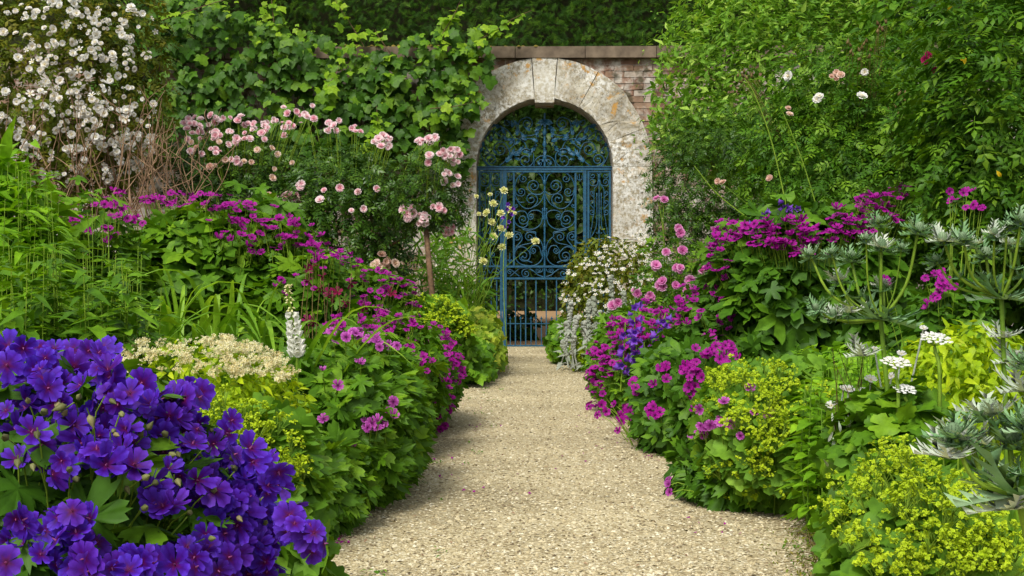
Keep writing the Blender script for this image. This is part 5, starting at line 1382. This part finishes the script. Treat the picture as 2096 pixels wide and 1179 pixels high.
bloom(r, sh, b, rs, [(1900, 555, 30, 16, 6), (1940, 575, 26, 16, 6), (1905, 620, 16, 14, 4), (1935, 600, 20, 20, 4), (1960, 400, 40, 16, 6), (1990, 420, 30, 14, 4), (1815, 575, 10, 8, 2)], GERAN, 'geran', ['magenta'], .02, face=(.2, .4, .7))

r, sh, b, rs = plant("cranesbill", "cranesbill drift climbing from the path to the tall magenta band, beside the pink roses", "geranium", 1490, 7.9, 105, 545, seed=145, leaf=PALMM, key='palmm', ls=.075, n=1400, single=110, mat='geran_dark', amp=.35, lobes=16, ry_=.45)
bloom(r, sh, b, rs, [(1450, 530, 40, 24, 14), (1500, 510, 50, 20, 14), (1430, 600, 40, 30, 14), (1470, 640, 50, 40, 14), (1400, 640, 40, 30, 14), (1540, 520, 50, 20, 10), (1440, 690, 40, 20, 8)], GERAN, 'geran', ['magenta'], .0225, face=(.2, .7, .25))
def bellflowers(label, spikes, Y, seed, size=.028):
    rs = np.random.default_rng(seed); mx = np.mean([q[0][0] for q in spikes]); base = at(mx, 900, Y); base[2] = 0
    root = thing("bellflower", base, label, "flower")
    for pts, k in spikes:
        W_ = [at(x, y, Y + rs.uniform(-.02, .02)) for x, y in pts]; st = stalk(root, base, W_, .005, .003)
        c = crom(W_, 8)
        for i in range(k):
            f = (.25 + .75 * i / k); p = c[min(len(c) - 1, int(f * (len(c) - 1)))]; a = i * 2.1 + rs.uniform(-.4, .4)
            dv = nrm([math.cos(a), math.sin(a) - .5, .15 + rs.normal() * .2]); one(root, base, "bell", 'bell', BELL[0], ['purple'], p + dv * .008, dv, size * rs.uniform(.8, 1.15) * (1.1 - .35 * f), rs.uniform(0, 6))
        for i in range(8):
            f = .05 + .5 * i / 8; p = c[int(f * (len(c) - 1))]; a = i * 2.4; d = nrm(np.array([[math.cos(a), math.sin(a), .3]])); R = frames(d, np.array([[0, 0, 1.]]))[0]
            Mm = np.eye(4); Mm[:3, :3] = R * .10; Mm[:3, 3] = p - base; add("leaf", tmesh('lance_0', LANCE[0], [M['lance_leaf']]), root, Matrix(Mm.tolist()))
bellflowers("violet bellflower spires rising out of the magenta cranesbill at the path's right", [([(1310, 850), (1308, 760), (1300, 690), (1298, 615)], 22), ([(1380, 860), (1362, 780), (1352, 740), (1345, 700)], 22), ([(1330, 840), (1322, 760), (1318, 700)], 10), ([(1400, 840), (1376, 790), (1362, 760)], 12), ([(1270, 800), (1276, 730), (1280, 660)], 10), ([(1345, 760), (1350, 690), (1362, 640)], 10)], 7.4, 151, .035)
bellflowers("violet bellflowers above the band of magenta flowers, right of the rose thicket", [([(1610, 560), (1606, 480), (1606, 405)], 20), ([(1580, 560), (1578, 480), (1560, 432)], 13), ([(1640, 560), (1628, 480), (1632, 425)], 12), ([(1545, 560), (1535, 500), (1548, 450)], 8)], 7.4, 152, .034)
bellflowers("small violet bellflowers among the pink double roses", [([(1385, 720), (1390, 650), (1396, 598)], 9), ([(1420, 730), (1428, 660), (1440, 610)], 6)], 8.6, 153)

# lady's mantles and leafy herbs on the right
r, sh, b, rs = plant("lady_mantle", "lime flowered lady's mantle with pleated leaves resting on the gravel, right side", "plant", 1585, 5.25, 150, 745, seed=161, leaf=ROUND, key='round', ls=.05, n=2000, single=230, mat='alch_leaf', amp=.22, ry_=.5, droop=.7, loose=0)
bloom(r, sh, b, rs, [(1510, 755, 50, 24, 16), (1480, 790, 40, 30, 14), (1570, 760, 60, 24, 14), (1610, 850, 50, 40, 16), (1560, 880, 60, 40, 16), (1590, 810, 60, 30, 14), (1500, 860, 40, 30, 8), (1475, 985, 20, 22, 5), (1500, 960, 50, 30, 10), (1510, 1000, 50, 26, 7), (1650, 820, 40, 40, 10), (1560, 940, 50, 30, 8), (1450, 840, 20, 30, 4), (1570, 1000, 40, 20, 4)],
      [LIME[q] for q in (0, 1, 2, 3)], 'lime', ['lime', 'stem'], .05, name='flower_spray', stems='stem', face=(.3, .7, .2), stem_len=.14)
bloom(r, sh, b, rs, [(1430, 880, 34, 14, 7), (1460, 870, 16, 12, 3), (1530, 798, 10, 8, 1), (1492, 820, 14, 8, 1), (1485, 862, 12, 10, 3), (1515, 895, 8, 8, 1), (1430, 840, 8, 8, 1), (1550, 830, 30, 20, 2), (1367, 995, 7, 18, 3)], GERAN, 'geran', ['orchid'], .019, name='cranesbill_flower', face=(.2, .4, .7))
plant("cranesbill", "dark cranesbill leaves spreading on the gravel at the lady's mantle's foot", "geranium", 1500, 5.4, 88, 905, seed=162, leaf=PALMX, key='palmx', ls=.08, n=700, single=140, mat='geran_dark', amp=.25, ry_=.35, droop=.8)
r, sh, b, rs = plant("astrantia", "pale pink astrantia heads over the lime green flowers", "flower", 1540, 5.9, 60, 740, seed=163, leaf=PALM, key='palm', ls=.05, n=200, single=20, mat='geran_leaf')
bloom(r, sh, b, rs, [(1530, 752, 20, 10, 5), (1555, 760, 14, 8, 3), (1500, 765, 16, 8, 2)], PINC, 'pinc', ['pink_rose'], .017, stems='stem')
leafy_stems("mint_clump", "fresh green herb with oval leaves beside the white campions", [(1640, 1700, 800, 745, 12), (1690, 1780, 740, 720, 14), (1650, 1780, 850, 830, 14)], 4.7, 'bright_leaf', OVATE, 'ovate', .075, 164, per=24, single=160, topw=.5)
plant("background_shrub", "leafy shrub closing the gap behind the tall sea holly at the right margin", "shrub", 2080, 7.9, 110, 540, seed=127, leaf=OVATE, key='ovate', ls=.09, n=1500, single=60, mat='geran_dark', amp=.2, ry_=.5, core=.2)
r, sh, b, rs = plant("golden_shrub", "golden green small leaved shrub behind the white umbels", "shrub", 1960, 5.0, 160, 655, seed=165, leaf=TINY, key='tiny', ls=.045, n=4200, single=80, mat='gold_leaf', amp=.22, ry_=.4, jit=.6)
plant("golden_shrub", "yellow green small leaved shrub behind the sea holly's stem, mid right", "shrub", 1735, 5.9, 130, 690, seed=166, leaf=TINY, key='tiny', ls=.05, n=2600, single=60, mat='bright_leaf', amp=.22, ry_=.4, jit=.6)
plant("sea_kale", "broad dark blue green leaves under the sea hollies at the right", "plant", 1830, 3.75, 130, 790, seed=167, leaf=ROUND, key='round', ls=.042, n=900, single=160, mat='geran_leaf', amp=.25, ry_=.3, droop=.3)
r, sh, b, rs = plant("lady_mantle", "lime flowered lady's mantle filling the near right corner", "plant", 1952, 2.75, 228, 960, seed=168, leaf=ROUND, key='round', ls=.038, n=2200, single=220, mat='alch_leaf', amp=.22, ry_=.42, p=.78, loose=0)
bloom(r, sh, b, rs, [(1790, 960, 60, 30, 12), (1860, 950, 50, 30, 11), (1930, 990, 60, 30, 12), (1800, 1010, 50, 26, 9), (1880, 1030, 60, 30, 11), (1970, 1010, 40, 30, 8), (2010, 1080, 70, 40, 14), (1900, 1100, 70, 40, 15), (1780, 1110, 60, 30, 7), (1850, 1150, 70, 26, 12), (1980, 1150, 80, 26, 12), (2070, 1120, 40, 50, 8), (1710, 1035, 26, 20, 5), (1830, 920, 50, 20, 6), (1750, 1080, 30, 20, 3), (1940, 880, 30, 20, 3), (1740, 980, 30, 20, 4), (2015, 805, 14, 10, 2)],
      LIME, 'lime', ['lime', 'stem'], .037, name='flower_spray', stems='stem', face=(.3, .75, .2), stem_len=.10)
# bronze wisps at the gravel's right edge
def creeper():
    rs = np.random.default_rng(169); base = at(1690, 1130, 4.1); base[2] = 0
    root = thing("creeping_thyme", base, "thin straggly weed creeping over the gravel at the bottom right", "plant"); st = []
    n = 240; P = []
    for _ in range(26):
        a = at(1700 + rs.normal() * 30, 1120, 4.3 + rs.uniform(-.5, .2)); a[2] = .02; e = a + np.array([-rs.uniform(.02, .16), rs.normal() * .12, rs.uniform(.0, .05)])
        c = crom([a, (a + e) / 2 + rs.normal(size=3) * .015 + np.array([0, 0, .02]), e], 5); st.append(tube(c - base, .0014, .001, 3)); P += list(c)
    P = np.array(P); P = np.repeat(P, 2, 0) + rs.normal(size=(len(P) * 2, 3)) * .008; P[:, 2] = np.maximum(P[:, 2], .012); n = len(P)
    o = add("stems", to_mesh("stems", merge(st), [M['stem_dark']]), root); o["kind"] = "stuff"
    scatter("foliage", TINY, rs.integers(0, 2, n), P - base, frames(rs.normal(size=(n, 3)), np.array([0, 0, 1.]) + rs.normal(size=(n, 3)) * .3), rs.uniform(.008, .016, n), [M['olive_leaf']], root, rs)
creeper()

def campion():
    Y = 3.9; rs = np.random.default_rng(171); base = at(1745, 1000, Y); base[2] = 0
    root = thing("campion", base, "white rose campion on silver felted stems", "flower")
    fl = [(1780, 777, 1), (1700, 830, 1), (1735, 797, 1), (1750, 815, .8), (1822, 770, .8), (1738, 838, .7), (1772, 805, .7), (1725, 795, .7), (1765, 800, .8), (1842, 724, .8), (1887, 672, .7), (1788, 714, .6)]
    for x, y, s in fl:
        p = at(x, y, Y + rs.uniform(-.1, .1)); one(root, base, "flower", 'geran0w', GERAN[0], ['white'], p, nrm([rs.normal() * .25, -.5, .8]), .0175 * s, rs.uniform(0, 6))
        b = base + np.array([rs.normal() * .05 + .02, rs.normal() * .06, .05]); stalk(root, base, [b, (b + p) / 2 + np.array([rs.normal() * .02, 0, .02]), p], .0035, .0025, 'silver_leaf', sides=5)
    for k in range(46):
        p = at(rs.uniform(1690, 1800), rs.uniform(840, 960), Y + rs.uniform(-.12, .1)); d = nrm(np.array([[rs.normal() * .4, rs.normal() * .4, 1.]])); Mm = np.eye(4); Mm[:3, :3] = frames(d, np.array([[0, -1., .2]]))[0] * rs.uniform(.025, .045); Mm[:3, 3] = p - base
        add("leaf", tmesh('lance_s', LANCE[0], [M['silver_leaf']]), root, Matrix(Mm.tolist()))
    for k in range(10):
        p = at(rs.uniform(1700, 1790), rs.uniform(700, 800), Y - .1); b = base + np.array([rs.normal() * .05, 0, .2]); stalk(root, base, [b, (b + p) / 2 + rs.normal(size=3) * .02, p], .002, .001, 'stem_dark', 'dry_stem', 4)
campion()

def umbels():
    Y = 3.6; rs = np.random.default_rng(172)
    for i, (x, y, w, bx, lab) in enumerate([(1911, 693, 31, 1905, "highest flat white umbel, beside the sea holly"), (1832, 742, 29, 1815, "middle flat white umbel, left of the others"), (1850, 796, 23, 1905, "lowest white umbel on a thick pale green stem")]):
        p = at(x, y, Y); b = at(bx, 1000, Y + .05); b[2] = 0; root = thing("white_umbel", b, lab, "flower", "white umbels on the right")
        one(root, b, "flower_head", 'umbel%d' % (i % 2), UMBEL[i % 2], ['white', 'stem'], p, nrm([.05, -.38, 1]), w / FPX * Y, i)
        stalk(root, b, [b, at((x + bx) / 2 + 12, y + 110, Y), p - np.array([0, -.008, .02])], .006, .004)
umbels()

def sea_holly(label, Y, base_px, node, heads, seed, cs=.020, extra=(), bot=900):
    rs = np.random.default_rng(seed); base = at(base_px, bot, Y); base[2] = 0
    root = thing("sea_holly", base, label, "plant", "sea hollies on the right")
    nd = at(*node, Y); stalk(root, base, [base, (base + nd) / 2 + np.array([.01, 0, 0]), nd], .0075, .006, sides=8)
    def collar(p, up, size, k, mat, name, spread=.75, parent=None):
        for i in range(k):
            a = 2 * math.pi * i / k + rs.uniform(-.2, .2); rd = frames_n(np.array([[math.cos(a), math.sin(a), .2]]), np.asarray(up)[None])[0]
            d = nrm(rd[:, 1] * spread + np.asarray(up) * (1 - spread) + rs.normal(size=3) * .08); R = frames(d[None], np.asarray(up)[None] + .01)[0]
            Mm = np.eye(4); Mm[:3, :3] = R * size * rs.uniform(.8, 1.2); Mm[:3, 3] = p - base; q = i % 3
            add(name, tmesh("bract%d" % q, BRACT[q], [M[mat]]), parent or root, Matrix(Mm.tolist()))
    collar(nd, (0, -.1, 1), .10, 8, 'sea_leaf', "leaf", .85)
    for i, (x, y, s) in enumerate(heads):
        yy = Y + rs.uniform(-.09, .07) * Y / 3.6; p = at(x, y, yy); m = nd * .55 + p * .45 + np.array([(p[0] - nd[0]) * .25, 0, -.012])
        st = stalk(root, base, [nd, m, p], .0042 * max(.6, s), .0034 * max(.6, s), sides=6)
        up = nrm(nrm(p - m) + np.array([0, -.35, .5]))
        h = one(root, base, "flower_head", 'cone', CONE[0], ['sea_cone'], p, up, cs * 1.2 * s, rs.uniform(0, 6))
        collar(p, up, .055 * s * cs / .024, 9, 'silver_leaf' if (i % 3 == 0) else 'sea_leaf', "bract", .72)
        collar(p - up * .008, up, .05 * s * cs / .024, 8, 'sea_leaf', "bract", .95)
        if i % 2 == 0:      # leaves where a branch forks
            collar(m, nrm(p - nd), .045 * cs / .024, 4, 'sea_leaf', "leaf", .8)
    for x, y, s in extra:
        collar(at(x, y, Y), (0, -.3, 1), s, 7, 'silver_leaf', "bract", .8)
M['sea_cone'] = leafmat("sea holly cone", (.14, .22, .12), (.22, .31, .18), (.32, .41, .28), .1, .7, .2, keep=True)
sea_holly("sea holly with many spiny grey heads at mid right, left of the other tall one", 3.7, 1835, (1800, 655),
          [(1801, 508, 1.1), (1876, 474, 1.1), (1740, 532, 1.1), (1717, 575, 1.), (1657, 524, .9), (1796, 458, .9), (1707, 645, .9), (1842, 508, .6), (1671, 632, .8), (1806, 588, .8), (1700, 520, .7), (1770, 490, .6)], 181, extra=[(1760, 728, .06), (1735, 640, .05)])
sea_holly("tall sea holly with spreading stems at the right margin", 3.65, 2050, (2045, 612),
          [(1927, 494, 1.1), (1967, 492, 1.), (2013, 525, 1.1), (2063, 505, .9), (2084, 455, 1.), (1913, 536, .8), (1991, 503, .8), (2056, 466, .8), (2098, 500, .9), (2030, 480, .8)], 182, extra=[(2066, 740, .07), (2048, 690, .06)])
sea_holly("nearest sea holly with large cones and silver bracts over the lime flowers", 1.85, 2230, (2082, 1015),
          [(1983, 905, 1.), (1952, 895, .85), (2062, 905, 1.), (2021, 850, .95), (2100, 870, .9), (2095, 745, .7)], 183, cs=.0215, extra=[(1935, 935, .05), (2050, 1040, .06), (2090, 800, .05)], bot=1179)
print("TRIS", TRIS[0], "OBJECTS", len(bpy.data.objects))
